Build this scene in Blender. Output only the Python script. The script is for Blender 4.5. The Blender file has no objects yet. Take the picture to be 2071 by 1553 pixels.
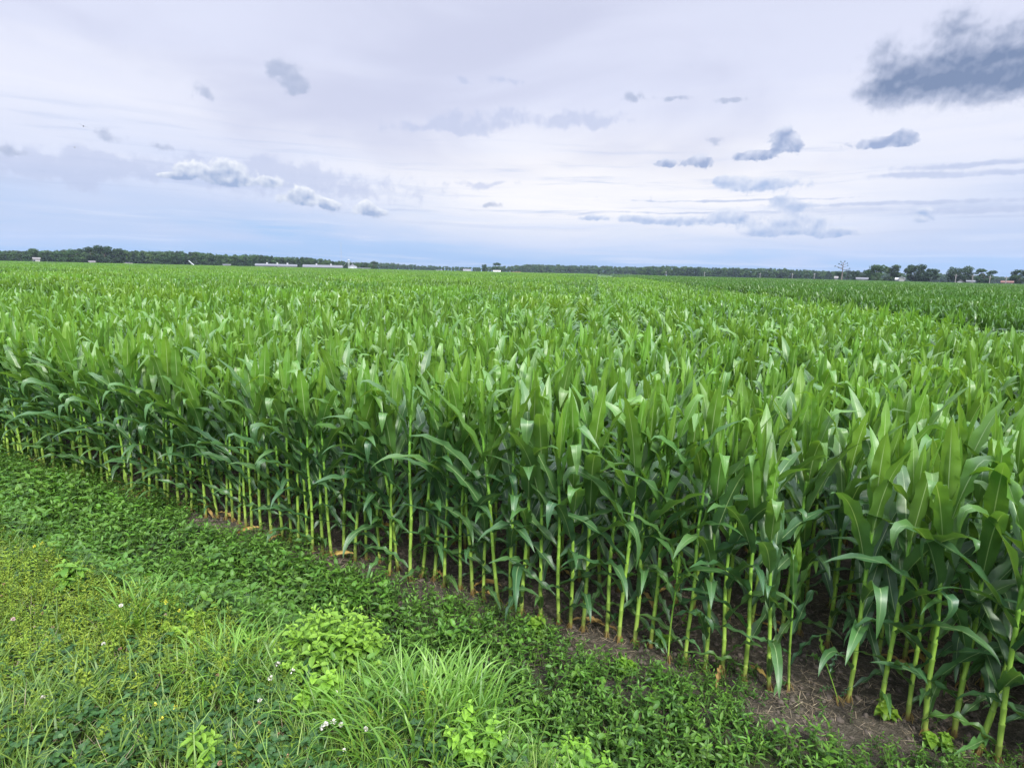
import bpy, math, random
import numpy as np
from math import radians as R
C = bpy.context.scene
COL = C.collection
rng = np.random.default_rng(7)
random.seed(7)

# ------------------------------------------------------------------ camera
FPX, CX, CY, H = 1250.0, 1035.5, 776.5, 2.4        # focal length and centre in photo pixels, eye height
ROLL = math.atan(.0228)
PITCH = math.atan((CY - 548.5) * math.cos(ROLL) / FPX)
cam_d = bpy.data.cameras.new("camera")
cam = bpy.data.objects.new("camera", cam_d)
COL.objects.link(cam)
cam_d.sensor_width = 36
cam_d.lens = 36 * FPX / 2071
cam_d.clip_start, cam_d.clip_end = .05, 12000
from mathutils import Matrix, Vector
cam.matrix_world = (Matrix.Translation((0, 0, H)) @ Matrix.Rotation(math.pi / 2 - PITCH, 4, 'X') @ Matrix.Rotation(ROLL, 4, 'Z'))
C.camera = cam

def ray(x, y):
    """direction of sight for a spot of the photograph (used to work out real bearings and elevations)"""
    u, v = x - CX, CY - y
    cr, sr = math.cos(ROLL), math.sin(ROLL)
    u, v = u * cr - v * sr, u * sr + v * cr
    cp, sp = math.cos(PITCH), math.sin(PITCH)
    return np.array([u, FPX * cp + v * sp, -FPX * sp + v * cp]) / FPX

# ------------------------------------------------------------------ exposure, sun, sky
C.view_settings.view_transform = 'Standard'
C.view_settings.look = 'None'
C.view_settings.gamma = 1
C.view_settings.use_curve_mapping = False
C.view_settings.exposure = 0.46
C.cycles.max_bounces = 8
C.cycles.diffuse_bounces = 2
C.cycles.glossy_bounces = 2
C.cycles.transmission_bounces = 4
C.cycles.volume_bounces = 0
C.cycles.transparent_max_bounces = 8
C.cycles.use_denoising = True
C.cycles.denoiser = 'OPENIMAGEDENOISE'
C.cycles.denoising_prefilter = 'ACCURATE'
C.cycles.sample_clamp_indirect = 4

SUN_EL, SUN_AZ = 47, 160           # elevation, bearing to the right of the view
sd = bpy.data.lights.new("sun", 'SUN')
sd.energy = 3.4
sd.angle = R(12)
sd.color = (1, .96, .88)
so = bpy.data.objects.new("sun", sd)
COL.objects.link(so)
so.rotation_euler = (R(90 - SUN_EL), 0, R(180 - SUN_AZ))
so.location = (0, 0, 40)

W = bpy.data.worlds.new("World")
C.world = W
W.use_nodes = True

class NT:
    """small node-tree writer"""
    def __init__(s, tree):
        s.t = tree
        s.n = tree.nodes
    def node(s, kind, **kw):
        n = s.n.new(kind)
        for k, v in kw.items():
            setattr(n, k, v)
        return n
    def link(s, a, b):
        s.t.links.new(a, b)
    def put(s, sock, v):
        if isinstance(v, bpy.types.NodeSocket):
            s.link(v, sock)
        elif v is not None:
            sock.default_value = v
    def math(s, op, a, b=None, c=None, clamp=False):
        n = s.node('ShaderNodeMath', operation=op, use_clamp=clamp)
        s.put(n.inputs[0], a); s.put(n.inputs[1], b); s.put(n.inputs[2], c)
        return n.outputs[0]
    def vec(s, op, a, b=None, c=None):
        n = s.node('ShaderNodeVectorMath', operation=op)
        s.put(n.inputs[0], a); s.put(n.inputs[1], b)
        if c is not None: s.put(n.inputs[2], c)
        return n.outputs['Value'] if op in ('LENGTH', 'DOT_PRODUCT', 'DISTANCE') else n.outputs[0]
    def xyz(s, x, y, z=0.0):
        n = s.node('ShaderNodeCombineXYZ')
        s.put(n.inputs[0], x); s.put(n.inputs[1], y); s.put(n.inputs[2], z)
        return n.outputs[0]
    def sep(s, v):
        n = s.node('ShaderNodeSeparateXYZ'); s.put(n.inputs[0], v)
        return n.outputs
    def noise(s, vec=None, scale=5., detail=3., rough=.5, dist=0.):
        n = s.node('ShaderNodeTexNoise')
        if vec is not None: s.link(vec, n.inputs['Vector'])
        n.inputs['Scale'].default_value = scale
        n.inputs['Detail'].default_value = detail
        n.inputs['Roughness'].default_value = rough
        n.inputs['Distortion'].default_value = dist
        return n.outputs['Fac']
    def mapr(s, v, a, b, c=0., d=1., smooth=True):
        n = s.node('ShaderNodeMapRange', interpolation_type='SMOOTHSTEP' if smooth else 'LINEAR')
        s.put(n.inputs[0], v); s.put(n.inputs[1], a); s.put(n.inputs[2], b); s.put(n.inputs[3], c); s.put(n.inputs[4], d)
        return n.outputs[0]
    def mix(s, f, a, b, blend='MIX'):
        n = s.node('ShaderNodeMix', data_type='RGBA', blend_type=blend)
        s.put(n.inputs[0], f)
        for k, v in ((6, a), (7, b)):
            s.put(n.inputs[k], (*v, 1) if isinstance(v, tuple) and len(v) == 3 else v)
        return n.outputs[2]
    def ramp(s, f, stops, interp='LINEAR'):
        n = s.node('ShaderNodeValToRGB')
        s.put(n.inputs[0], f)
        cr = n.color_ramp
        cr.interpolation = interp
        while len(cr.elements) < len(stops): cr.elements.new(.5)
        for e, (p, c) in zip(cr.elements, stops):
            e.position = p; e.color = (*c, 1)
        return n.outputs[0]

def srgb(r, g, b):
    f = lambda c: (c / 255 / 12.92) if c / 255 <= .04045 else ((c / 255 + .055) / 1.055) ** 2.4
    return (f(r), f(g), f(b))

w = NT(W.node_tree)
w.n.clear()
wout = w.node('ShaderNodeOutputWorld')
VEIL = 3.0                         # gain of the unseen overhead veil, raised to light the field
sky = w.node('ShaderNodeTexSky', sky_type='NISHITA', sun_disc=False)
sky.sun_elevation = R(SUN_EL)
sky.sun_rotation = R(SUN_AZ)
sky.dust_density = 1.5
tc = w.node('ShaderNodeTexCoord')
DIR = tc.outputs['Generated']
dx, dy, dz = w.sep(DIR)
AZ = w.math('MULTIPLY', w.math('ARCTAN2', dx, dy), 57.2958)
EL = w.math('MULTIPLY', w.math('ARCSINE', dz), 57.2958)
P2 = w.xyz(AZ, EL, 0)
def azel(px, py):
    d = ray(px, py)
    return math.degrees(math.atan2(d[0], d[1])), math.degrees(math.atan2(d[2], math.hypot(d[0], d[1])))
# out of frame: veil brightened overhead to light the scene, brighter round the hidden sun
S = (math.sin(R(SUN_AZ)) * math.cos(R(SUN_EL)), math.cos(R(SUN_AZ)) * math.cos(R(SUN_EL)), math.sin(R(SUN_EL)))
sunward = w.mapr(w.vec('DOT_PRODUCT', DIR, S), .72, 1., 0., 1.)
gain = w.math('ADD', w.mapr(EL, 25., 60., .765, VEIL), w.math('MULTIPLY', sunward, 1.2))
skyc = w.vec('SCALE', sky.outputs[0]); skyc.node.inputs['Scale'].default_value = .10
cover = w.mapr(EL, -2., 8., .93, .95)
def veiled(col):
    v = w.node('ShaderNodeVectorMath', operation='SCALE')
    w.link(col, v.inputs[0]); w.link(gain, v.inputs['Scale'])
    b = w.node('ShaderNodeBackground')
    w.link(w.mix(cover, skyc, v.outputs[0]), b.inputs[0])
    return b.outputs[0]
STOPS = [(.0, srgb(160, 195, 240)), (.05, srgb(168, 200, 241)), (.09, srgb(188, 207, 241)), (.155, srgb(202, 214, 242)), (.27, srgb(222, 228, 248)),
         (.40, srgb(236, 238, 251)), (.58, srgb(224, 228, 248)), (1., srgb(215, 219, 241))]
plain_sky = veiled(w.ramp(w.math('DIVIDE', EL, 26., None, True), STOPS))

# the part of the sky ahead, with its streaks and clouds
st = w.noise(w.xyz(w.math('MULTIPLY', AZ, .05), w.math('MULTIPLY', w.math('ADD', EL, w.math('MULTIPLY', AZ, .02)), .50), 0), 1.0, 7., .58, .5)
big = w.noise(w.xyz(w.math('MULTIPLY', AZ, .035), w.math('MULTIPLY', EL, .085), 3.), 1.0, 4., .5, .8)
elw = w.math('ADD', EL, w.math('MULTIPLY', w.math('SUBTRACT', st, .5), 6.5))
elw = w.math('ADD', elw, w.math('MULTIPLY', w.math('SUBTRACT', big, .5), 5.0))
elw = w.math('SUBTRACT', elw, w.math('MULTIPLY', w.mapr(AZ, 2., -26., 0., 1.2), w.mapr(EL, 1., 6.)))
base = w.ramp(w.math('DIVIDE', elw, 26., None, True), STOPS)
baz, bel = azel(1230, 390)
glow = w.vec('LENGTH', w.vec('MULTIPLY', w.vec('SUBTRACT', P2, (baz, bel, 0)), (1 / 32., 1 / 6.0, 0)))
glow = w.math('MULTIPLY', w.mapr(glow, 1.15, .1), w.mapr(w.math('ADD', st, w.math('MULTIPLY', big, .4)), .5, .85, .65, 1.))
base = w.mix(glow, base, srgb(255, 252, 252))
pat = w.math('MULTIPLY', w.mapr(big, .42, .68), .8)
base = w.mix(w.math('MULTIPLY', pat, w.mapr(EL, 6., 12.)), base, srgb(203, 207, 231))
st2 = w.noise(w.xyz(w.math('MULTIPLY', AZ, .05), w.math('MULTIPLY', w.math('ADD', EL, w.math('MULTIPLY', big, 2.)), 1.15), 9.), 1.0, 6., .6, .4)
s2 = w.math('MULTIPLY', w.mapr(st2, .52, .72), w.math('MULTIPLY', w.mapr(EL, 2.6, 5.), w.mapr(EL, 13., 8.)))
base = w.mix(w.math('MULTIPLY', s2, .75), base, srgb(184, 198, 230))
st3 = w.mapr(w.noise(w.xyz(w.math('MULTIPLY', AZ, .055), w.math('MULTIPLY', w.math('ADD', EL, w.math('MULTIPLY', big, 1.5)), 1.3), 21.), 1.0, 6., .6, .4), .50, .72)
base = w.mix(w.math('MULTIPLY', w.math('MULTIPLY', st3, w.mapr(EL, 7.5, 3.)), .8), base, srgb(214, 224, 247))

# separate clouds: soft lumps (place and half axes as seen in the photograph), torn by noise
WARP = w.node('ShaderNodeTexNoise')
WARP.inputs['Scale'].default_value = .34
WARP.inputs['Detail'].default_value = 3
WARP.inputs['Roughness'].default_value = .5
w.link(P2, WARP.inputs['Vector'])
wv = w.vec('SUBTRACT', WARP.outputs['Color'], (.5, .5, .5))
fine = w.noise(P2, 1.0, 6., .60, .3)
fine_lo = w.noise(P2, .9, 2.6, .5, .2)
fine_up = w.noise(w.vec('ADD', P2, (-.14, .36, 0)), .9, 2.6, .5, .2)
relief = w.math('SUBTRACT', fine_lo, fine_up)
tear = w.math('SUBTRACT', fine, .5)
def cloud_layer(col, blobs, warp, lit, dark, th=.42, soft=.3, dens=.9, ragged=1.1, shade=.55, rel=1.6, bias=.45, hw=1., core=.35, cap=1.3, cr=1.0):
    """lumps add up to a density; low-lying and inner parts are dark, upper edges light"""
    P = w.vec('ADD', P2, w.vec('MULTIPLY', wv, (warp, warp * hw, 0)))
    D = Vs = None
    for px, py, rx, ry in blobs:
        a, e = azel(px, py)
        sx, sy = 21.8166 / rx * 1.08, 21.8166 / ry * 1.08
        v = w.vec('MULTIPLY_ADD', P, (sx, sy, 0), (-a * sx, -e * sy, 0))
        g = w.math('EXPONENT', w.math('MULTIPLY', w.vec('DOT_PRODUCT', v, v), -1.0))
        h = w.math('MULTIPLY', g, w.vec('DOT_PRODUCT', v, (0, 1, 0)))
        D = g if D is None else w.math('ADD', D, g)
        Vs = h if Vs is None else w.math('ADD', Vs, h)
    up = w.math('DIVIDE', Vs, w.math('ADD', D, .05))
    D2 = w.math('ADD', w.math('MINIMUM', D, cap), w.math('MULTIPLY', tear, ragged))
    m = w.math('MULTIPLY', w.mapr(D2, th, th + soft), dens)
    b = w.math('ADD', bias, w.math('MULTIPLY', up, -shade))
    b = w.math('ADD', b, w.math('MULTIPLY', relief, -rel))
    b = w.math('ADD', b, w.math('MULTIPLY', w.mapr(D2, th, th + cr), core), None, True)
    return w.mix(m, col, w.mix(b, lit, dark))
base = cloud_layer(base, [(1000, 240, 170, 24), (1200, 238, 90, 14), (880, 255, 110, 12), (200, 330, 150, 26), (80, 345, 110, 30), (640, 375, 250, 40), (980, 372, 70, 8), (1010, 162, 45, 9), (930, 160, 24, 7), (520, 340, 120, 24)], 2.6,
                   srgb(206, 213, 238), srgb(186, 196, 227), .35, .8, .62, 2.2, .2, .5, .5)
base = cloud_layer(base, [(560, 138, 26, 16), (588, 163, 30, 22), (606, 182, 17, 11), (418, 185, 25, 14), (219, 276, 30, 8), (330, 298, 26, 9), (20, 303, 30, 8),
                          (1280, 197, 30, 11), (1480, 202, 36, 6), (1370, 200, 40, 5), (990, 415, 28, 6), (1440, 287, 18, 9)], 1.3,
                   srgb(212, 217, 237), srgb(172, 183, 211), .30, .65, .78, 2.0, .3, 1.2, .6)
base = cloud_layer(base, [(1970, 332, 150, 6), (1990, 351, 160, 6), (1840, 352, 70, 4), (1850, 410, 300, 5), (2000, 424, 160, 7), (1500, 405, 280, 3), (1450, 430, 260, 3)], .9,
                   srgb(203, 212, 238), srgb(180, 193, 226), .35, .6, .7, 1.3, .3, .6, .5, .5)
base = cloud_layer(base, [(380, 345, 34, 19), (345, 356, 26, 6), (463, 343, 38, 27), (470, 366, 40, 9), (548, 368, 27, 13), (606, 406, 50, 14), (612, 388, 23, 15), (668, 413, 25, 9), (754, 430, 44, 11), (738, 414, 20, 12)], .7,
                   srgb(247, 249, 255), srgb(158, 176, 212), .36, .36, .97, 1.3, .62, 1.5, .36, 1.)
base = cloud_layer(base, [(1590, 292, 36, 23), (1583, 268, 18, 14), (1350, 331, 32, 10), (1418, 328, 25, 17), (1517, 317, 36, 12), (1784, 289, 62, 11), (1828, 275, 20, 14)], 1.0,
                   srgb(221, 226, 243), srgb(152, 169, 206), .38, .28, .95, 1.6, .55, 1.8, .45, .8)
base = cloud_layer(base, [(1540, 373, 92, 15), (1470, 362, 26, 10), (1580, 403, 20, 8), (1605, 415, 42, 10), (1470, 434, 40, 17), (1360, 446, 66, 12), (1280, 444, 38, 8), (1200, 441, 30, 7),
                          (1610, 447, 84, 19), (1540, 468, 44, 10), (1680, 471, 54, 9), (1872, 426, 17, 9), (1868, 442, 16, 7)], 1.0,
                   srgb(226, 231, 246), srgb(158, 181, 222), .32, .40, .92, 1.3, .6, 1.5, .25, .7)
base = cloud_layer(base, [(2060, 150, 100, 32), (1985, 155, 80, 24), (1900, 165, 50, 16), (1990, 128, 120, 56), (2085, 105, 90, 56), (1925, 58, 36, 46), (1860, 160, 70, 24), (1796, 203, 46, 19), (1786, 100, 26, 26), (1762, 186, 40, 11), (1812, 150, 44, 28)], 1.2,
                   srgb(203, 209, 231), srgb(108, 129, 166), .24, .95, .92, 1.5, .10, 1.1, .0, 1., .98, 3.0, 2.6)
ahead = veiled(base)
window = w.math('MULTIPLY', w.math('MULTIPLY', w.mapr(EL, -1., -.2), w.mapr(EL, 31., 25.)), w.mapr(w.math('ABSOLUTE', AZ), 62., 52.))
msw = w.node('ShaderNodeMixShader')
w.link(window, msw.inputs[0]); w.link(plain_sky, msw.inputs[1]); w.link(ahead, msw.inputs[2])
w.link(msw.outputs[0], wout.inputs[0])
W.cycles.sampling_method = 'MANUAL'
W.cycles.sample_map_resolution = 512

# ------------------------------------------------------------------ object helpers
def tag(o, label=None, cat=None, group=None, kind=None):
    if label: o['label'] = label
    if cat: o['category'] = cat
    if group: o['group'] = group
    if kind: o['kind'] = kind
    return o
def empty(name, loc, rz=0., sc=1., tilt=(0, 0)):
    o = bpy.data.objects.new(name, None)
    COL.objects.link(o)
    o.empty_display_size = .1
    o.location = loc; o.rotation_euler = (tilt[0], tilt[1], rz); o.scale = (sc, sc, sc)
    return o

class MB:
    """collects quads with a per-vertex vector attribute `lc` (across, along, tone)"""
    def __init__(s):
        s.v, s.f, s.a, s.m, s.k = [], [], [], [], 0
    def add(s, v, f, a=None, m=0):
        v = np.asarray(v, float).reshape(-1, 3); f = np.asarray(f, int).reshape(-1, 4)
        if a is None: a = np.zeros_like(v)
        s.v.append(v); s.f.append(f + s.k); s.a.append(np.broadcast_to(a, v.shape)); s.m.append(np.full(len(f), m)); s.k += len(v)
        return s
    def put(s, o, M=None, off=(0, 0, 0), sc=1., rz=0., tilt=None):
        c, sn = math.cos(rz), math.sin(rz)
        Rz = np.array([[c, -sn, 0], [sn, c, 0], [0, 0, 1]])
        if tilt is not None:
            a, b = tilt
            Rx = np.array([[1, 0, 0], [0, math.cos(a), -math.sin(a)], [0, math.sin(a), math.cos(a)]])
            Ry = np.array([[math.cos(b), 0, math.sin(b)], [0, 1, 0], [-math.sin(b), 0, math.cos(b)]])
            Rz = Rx @ Ry @ Rz
        for v, f, a, m in o.parts():
            s.add((v * sc) @ Rz.T + np.asarray(off), f, a, 0); s.m[-1] = m
        return s
    def parts(s):
        k = 0
        for v, f, a, m in zip(s.v, s.f, s.a, s.m):
            yield v, f - k, a, m
            k += len(v)
    def mesh(s, name, mats, flat=False):
        V = np.concatenate(s.v); Fq = np.concatenate(s.f); A = np.concatenate(s.a); M = np.concatenate(s.m)
        me = bpy.data.meshes.new(name)
        me.vertices.add(len(V)); me.vertices.foreach_set('co', V.astype(np.float32).ravel())
        me.loops.add(len(Fq) * 4); me.loops.foreach_set('vertex_index', Fq.astype(np.int32).ravel())
        me.polygons.add(len(Fq)); me.polygons.foreach_set('loop_start', np.arange(0, len(Fq) * 4, 4, dtype=np.int32))
        me.polygons.foreach_set('material_index', M.astype(np.int32))
        at = me.attributes.new('lc', 'FLOAT_VECTOR', 'POINT')
        at.data.foreach_set('vector', A.astype(np.float32).ravel())
        for m in (mats if isinstance(mats, (list, tuple)) else [mats]): me.materials.append(m)
        me.update(calc_edges=True)
        if flat: me.shade_flat()
        return me
    def obj(s, name, mats, parent=None, flat=False):
        o = bpy.data.objects.new(name, s.mesh(name, mats, flat))
        COL.objects.link(o)
        o.parent = parent
        return o
    # simple solids
    def box(s, x0, x1, y0, y1, z0, z1, m=0):
        v = [(x, y, z) for z in (z0, z1) for y in (y0, y1) for x in (x0, x1)]
        return s.add(v, [(0, 2, 3, 1), (4, 5, 7, 6), (0, 1, 5, 4), (2, 6, 7, 3), (0, 4, 6, 2), (1, 3, 7, 5)], None, m)
    def tube(s, pts, rad, n=8, a=None, m=0, cap=True):
        pts = np.asarray(pts, float); rad = np.broadcast_to(rad, len(pts))
        T = np.gradient(pts, axis=0); T /= np.linalg.norm(T, axis=1)[:, None] + 1e-9
        ref = np.array([1., 0, 0]) if abs(T[0][0]) < .9 else np.array([0, 1., 0])
        th = np.linspace(0, 2 * np.pi, n, endpoint=False)
        V, A = [], []
        for i, (p, t, r) in enumerate(zip(pts, T, rad)):
            u = np.cross(t, ref); u /= np.linalg.norm(u) + 1e-9; v_ = np.cross(t, u)
            V.append(p + r * (np.cos(th)[:, None] * u + np.sin(th)[:, None] * v_))
            A.append(np.tile(np.zeros(3) if a is None else a[i], (n, 1)))
        L = len(pts)
        F = [(i * n + j, i * n + (j + 1) % n, (i + 1) * n + (j + 1) % n, (i + 1) * n + j) for i in range(L - 1) for j in range(n)]
        s.add(np.concatenate(V), F, np.concatenate(A), m)
        if cap and n == 8:
            for b in (0, (L - 1) * n):
                s.f[-1] = np.concatenate([s.f[-1], np.array([(b, b + 1, b + 2, b + 3), (b, b + 3, b + 4, b + 7), (b + 4, b + 5, b + 6, b + 7)]) + s.k - L * n])
                s.m[-1] = np.concatenate([s.m[-1], np.full(3, m)])
        return s
    def prism(s, outline, y0, y1, m=0):
        """four-cornered (x,z) outline pulled along y"""
        v = [(x, y, z) for y in (y0, y1) for x, z in outline]
        return s.add(v, [(0, 1, 2, 3), (7, 6, 5, 4), (0, 4, 5, 1), (1, 5, 6, 2), (2, 6, 7, 3), (3, 7, 4, 0)], None, m)

def grid_faces(nr, nc):
    i, j = np.meshgrid(np.arange(nr - 1), np.arange(nc - 1), indexing='ij')
    a = (i * nc + j).ravel()
    return np.stack([a, a + 1, a + nc + 1, a + nc], 1)

def scatter(name, forms, pts, rot, scale, idx=None):
    """ONE object: copies of the forms set on points"""
    pts = np.asarray(pts, np.float32)
    n = len(pts)
    col = bpy.data.collections.new(name + " forms")
    for f in forms: col.objects.link(f)
    me = bpy.data.meshes.new(name)
    me.vertices.add(n); me.vertices.foreach_set('co', pts.ravel())
    rot = np.asarray(rot, np.float32)
    if rot.ndim == 1: rot = np.stack([0 * rot, 0 * rot, rot], 1)
    a = me.attributes.new('turn', 'FLOAT_VECTOR', 'POINT'); a.data.foreach_set('vector', rot.astype(np.float32).ravel())
    sc = np.asarray(scale, np.float32)
    if sc.ndim == 1: sc = np.stack([sc] * 3, 1)
    a = me.attributes.new('size', 'FLOAT_VECTOR', 'POINT'); a.data.foreach_set('vector', sc.ravel())
    a = me.attributes.new('form', 'INT', 'POINT')
    a.data.foreach_set('value', (rng.integers(0, len(forms), n) if idx is None else np.asarray(idx)).astype(np.int32))
    o = bpy.data.objects.new(name, me)
    COL.objects.link(o)
    ng = bpy.data.node_groups.new(name, 'GeometryNodeTree')
    ng.interface.new_socket('Geometry', in_out='INPUT', socket_type='NodeSocketGeometry')
    ng.interface.new_socket('Geometry', in_out='OUTPUT', socket_type='NodeSocketGeometry')
    gi, go = ng.nodes.new('NodeGroupInput'), ng.nodes.new('NodeGroupOutput')
    ci = ng.nodes.new('GeometryNodeCollectionInfo')
    ci.inputs[0].default_value = col
    ci.inputs['Separate Children'].default_value = True
    ci.inputs['Reset Children'].default_value = True
    ip = ng.nodes.new('GeometryNodeInstanceOnPoints')
    ip.inputs['Pick Instance'].default_value = True
    def named(nm, t):
        k = ng.nodes.new('GeometryNodeInputNamedAttribute'); k.data_type = t
        k.inputs['Name'].default_value = nm
        return k.outputs['Attribute']
    L = ng.links.new
    L(gi.outputs[0], ip.inputs['Points']); L(ci.outputs[0], ip.inputs['Instance'])
    L(named('form', 'INT'), ip.inputs['Instance Index'])
    L(named('turn', 'FLOAT_VECTOR'), ip.inputs['Rotation'])
    L(named('size', 'FLOAT_VECTOR'), ip.inputs['Scale'])
    L(ip.outputs[0], go.inputs[0])
    o.modifiers.new('scatter', 'NODES').node_group = ng
    return o
def form(mb, name, mats):
    return bpy.data.objects.new(name, mb.mesh(name, mats))

# ------------------------------------------------------------------ materials
def material(name):
    m = bpy.data.materials.new(name); m.use_nodes = True
    t = NT(m.node_tree); t.n.clear()
    t.out = t.node('ShaderNodeOutputMaterial')
    t.m = m
    return t
def principled(t, col, rough=.6, spec=.4, normal=None):
    p = t.node('ShaderNodeBsdfPrincipled')
    t.put(p.inputs['Base Color'], (*col, 1) if isinstance(col, tuple) else col)
    t.put(p.inputs['Roughness'], rough)
    t.put(p.inputs['Specular IOR Level'], spec)
    if normal is not None: t.link(normal, p.inputs['Normal'])
    return p
def bump(t, h, strength=.3, dist=.01):
    b = t.node('ShaderNodeBump')
    b.inputs['Strength'].default_value = strength; b.inputs['Distance'].default_value = dist
    t.link(h, b.inputs['Height'])
    return b.outputs[0]
def plain(name, col, rough=.7, var=.12, scale=2., spec=.3):
    t = material(name)
    tcx = t.node('ShaderNodeTexCoord')
    n = t.noise(tcx.outputs['Object'], scale, 4.)
    c = t.mix(n, tuple(x * (1 - var) for x in col), tuple(min(1, x * (1 + var)) for x in col))
    t.link(principled(t, c, rough, spec).outputs[0], t.out.inputs[0])
    return t.m
def leafy(name, old, new, thru=(.2, .45, .03), mixf=.35, rough=.5, spec=.5, rib=None, var=.25, ribw=.05, hue=.02, veins=0., patch=0.):
    """leaf with a tone per vertex (lc.z), lit through from behind"""
    t = material(name)
    at = t.node('ShaderNodeAttribute', attribute_name='lc')
    u, v, tone = t.sep(at.outputs['Vector'])
    oi = t.node('ShaderNodeObjectInfo')
    rnd = oi.outputs['Random']
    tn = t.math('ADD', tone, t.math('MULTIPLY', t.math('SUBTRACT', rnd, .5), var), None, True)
    if patch:                                  # leaf tone drifts in broad patches with the plant's location
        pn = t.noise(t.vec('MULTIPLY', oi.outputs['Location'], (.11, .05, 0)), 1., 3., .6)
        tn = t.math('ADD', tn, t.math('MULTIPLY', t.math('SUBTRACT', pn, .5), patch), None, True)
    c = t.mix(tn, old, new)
    hs = t.node('ShaderNodeHueSaturation')
    t.put(hs.inputs['Hue'], t.math('ADD', .5, t.math('MULTIPLY', t.math('SUBTRACT', t.math('FRACT', t.math('MULTIPLY', rnd, 7.31)), .5), hue)))
    t.put(hs.inputs['Value'], t.math('ADD', .86, t.math('MULTIPLY', t.math('FRACT', t.math('MULTIPLY', rnd, 13.7)), .28)))
    t.put(hs.inputs['Saturation'], 1.)
    t.link(c, hs.inputs['Color'])
    c = hs.outputs[0]
    normal = None
    if veins:
        au = t.math('ABSOLUTE', u)
        vs = t.math('SINE', t.math('MULTIPLY', u, veins))
        c = t.mix(t.math('MULTIPLY', t.mapr(vs, -.2, 1.), .22), c, (.20, .38, .08))
        normal = bump(t, vs, .12, .002)
    if rib is not None:
        au = t.math('ABSOLUTE', u)
        c = t.mix(t.math('MULTIPLY', t.mapr(au, ribw, ribw * .35), t.mapr(v, 1., .55)), c, rib)
    p = principled(t, c, rough, spec, normal)
    tr = t.node('ShaderNodeBsdfTranslucent')
    t.link(t.mix(.55, t.mix(1., c, (2.2, 2.0, .9), 'MULTIPLY'), t.mix(tn, tuple(x * .35 for x in thru), thru)), tr.inputs['Color'])
    ms = t.node('ShaderNodeMixShader'); ms.inputs[0].default_value = mixf
    t.link(p.outputs[0], ms.inputs[1]); t.link(tr.outputs[0], ms.inputs[2])
    t.link(ms.outputs[0], t.out.inputs[0])
    return t.m

M = {}
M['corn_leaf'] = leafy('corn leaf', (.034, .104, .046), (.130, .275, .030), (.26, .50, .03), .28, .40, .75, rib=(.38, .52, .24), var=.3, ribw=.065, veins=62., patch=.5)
M['corn_far'] = leafy('corn leaf seen far', (.034, .104, .044), (.140, .285, .030), (.26, .50, .03), .28, .38, .75, var=.6, patch=1.3)
M['corn_dark'] = leafy('dark corn leaf', (.030, .090, .026), (.072, .180, .018), (.13, .30, .02), .25, .38, .65, rib=(.20, .30, .12), var=.25)
M['dead_leaf'] = leafy('withered leaf', (.30, .20, .07), (.46, .33, .10), (.5, .3, .05), .2, .6, .3, var=.4)

def stalk_material():
    t = material('corn stalk')
    at = t.node('ShaderNodeAttribute', attribute_name='lc')
    node_, z, _ = t.sep(at.outputs['Vector'])
    tcx = t.node('ShaderNodeTexCoord')
    n = t.noise(tcx.outputs['Object'], 30., 3.)
    c = t.ramp(z, [(0., (.16, .07, .035)), (.02, (.24, .15, .05)), (.045, (.31, .37, .08)), (.12, (.30, .46, .075)), (.35, (.27, .46, .06)), (.7, (.15, .34, .04)), (1., (.10, .28, .03))])
    c = t.mix(t.math('MULTIPLY', n, .35), c, (.12, .22, .03))
    c = t.mix(t.math('MULTIPLY', node_, .55), c, (.10, .17, .03))
    t.link(principled(t, c, .5, .4).outputs[0], t.out.inputs[0])
    return t.m
M['stalk'] = stalk_material()

# ------------------------------------------------------------------ the lie of the land
EDGE = np.array([.88814, -.45956])            # along the front row, to the right
NRM = np.array([.45956, .88814])              # into the field
D0 = 3.669                                    # camera to front row
ROWA = R(7.5)
RDIR = np.array([math.sin(ROWA), math.cos(ROWA)]); RPER = np.array([math.cos(ROWA), -math.sin(ROWA)])
def st_xy(t, s):                              # s: metres out of the field, towards the road bank
    return np.asarray(t)[..., None] * EDGE + (D0 - np.asarray(s))[..., None] * NRM
def xy_st(x, y):
    P = np.stack([x, y], -1)
    return P @ EDGE, D0 - P @ NRM
def sm(x, a, b):
    q = np.clip((np.asarray(x, float) - a) / (b - a), 0, 1)
    return q * q * (3 - 2 * q)
def wob(x, y):
    return (np.sin(x * 5.1 + 1.3 * np.sin(y * 3.7)) * np.cos(y * 4.3 + np.sin(x * 2.9)))
def tz(t, s):
    t = np.asarray(t, float); s = np.asarray(s, float)
    edge = s + .10 * np.sin(t * 1.7) + .05 * np.sin(t * 4.1 + 1)
    z = -.10 * sm(edge, .25, .9) + .42 * sm(edge, 1.0, 1.62) + .16 * sm(edge, 1.6, 3.2)
    near = sm(s, -4, -2) * sm(s, 6, 4) * sm(t, -16, -13) * sm(t, 7, 5)
    return z + near * (.012 * wob(t * 1.0, s * 1.0) + .008 * wob(t * 3.1, s * 2.7) + .05 * np.sin(t * .9) * sm(s, 1.5, 2.2))

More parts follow.
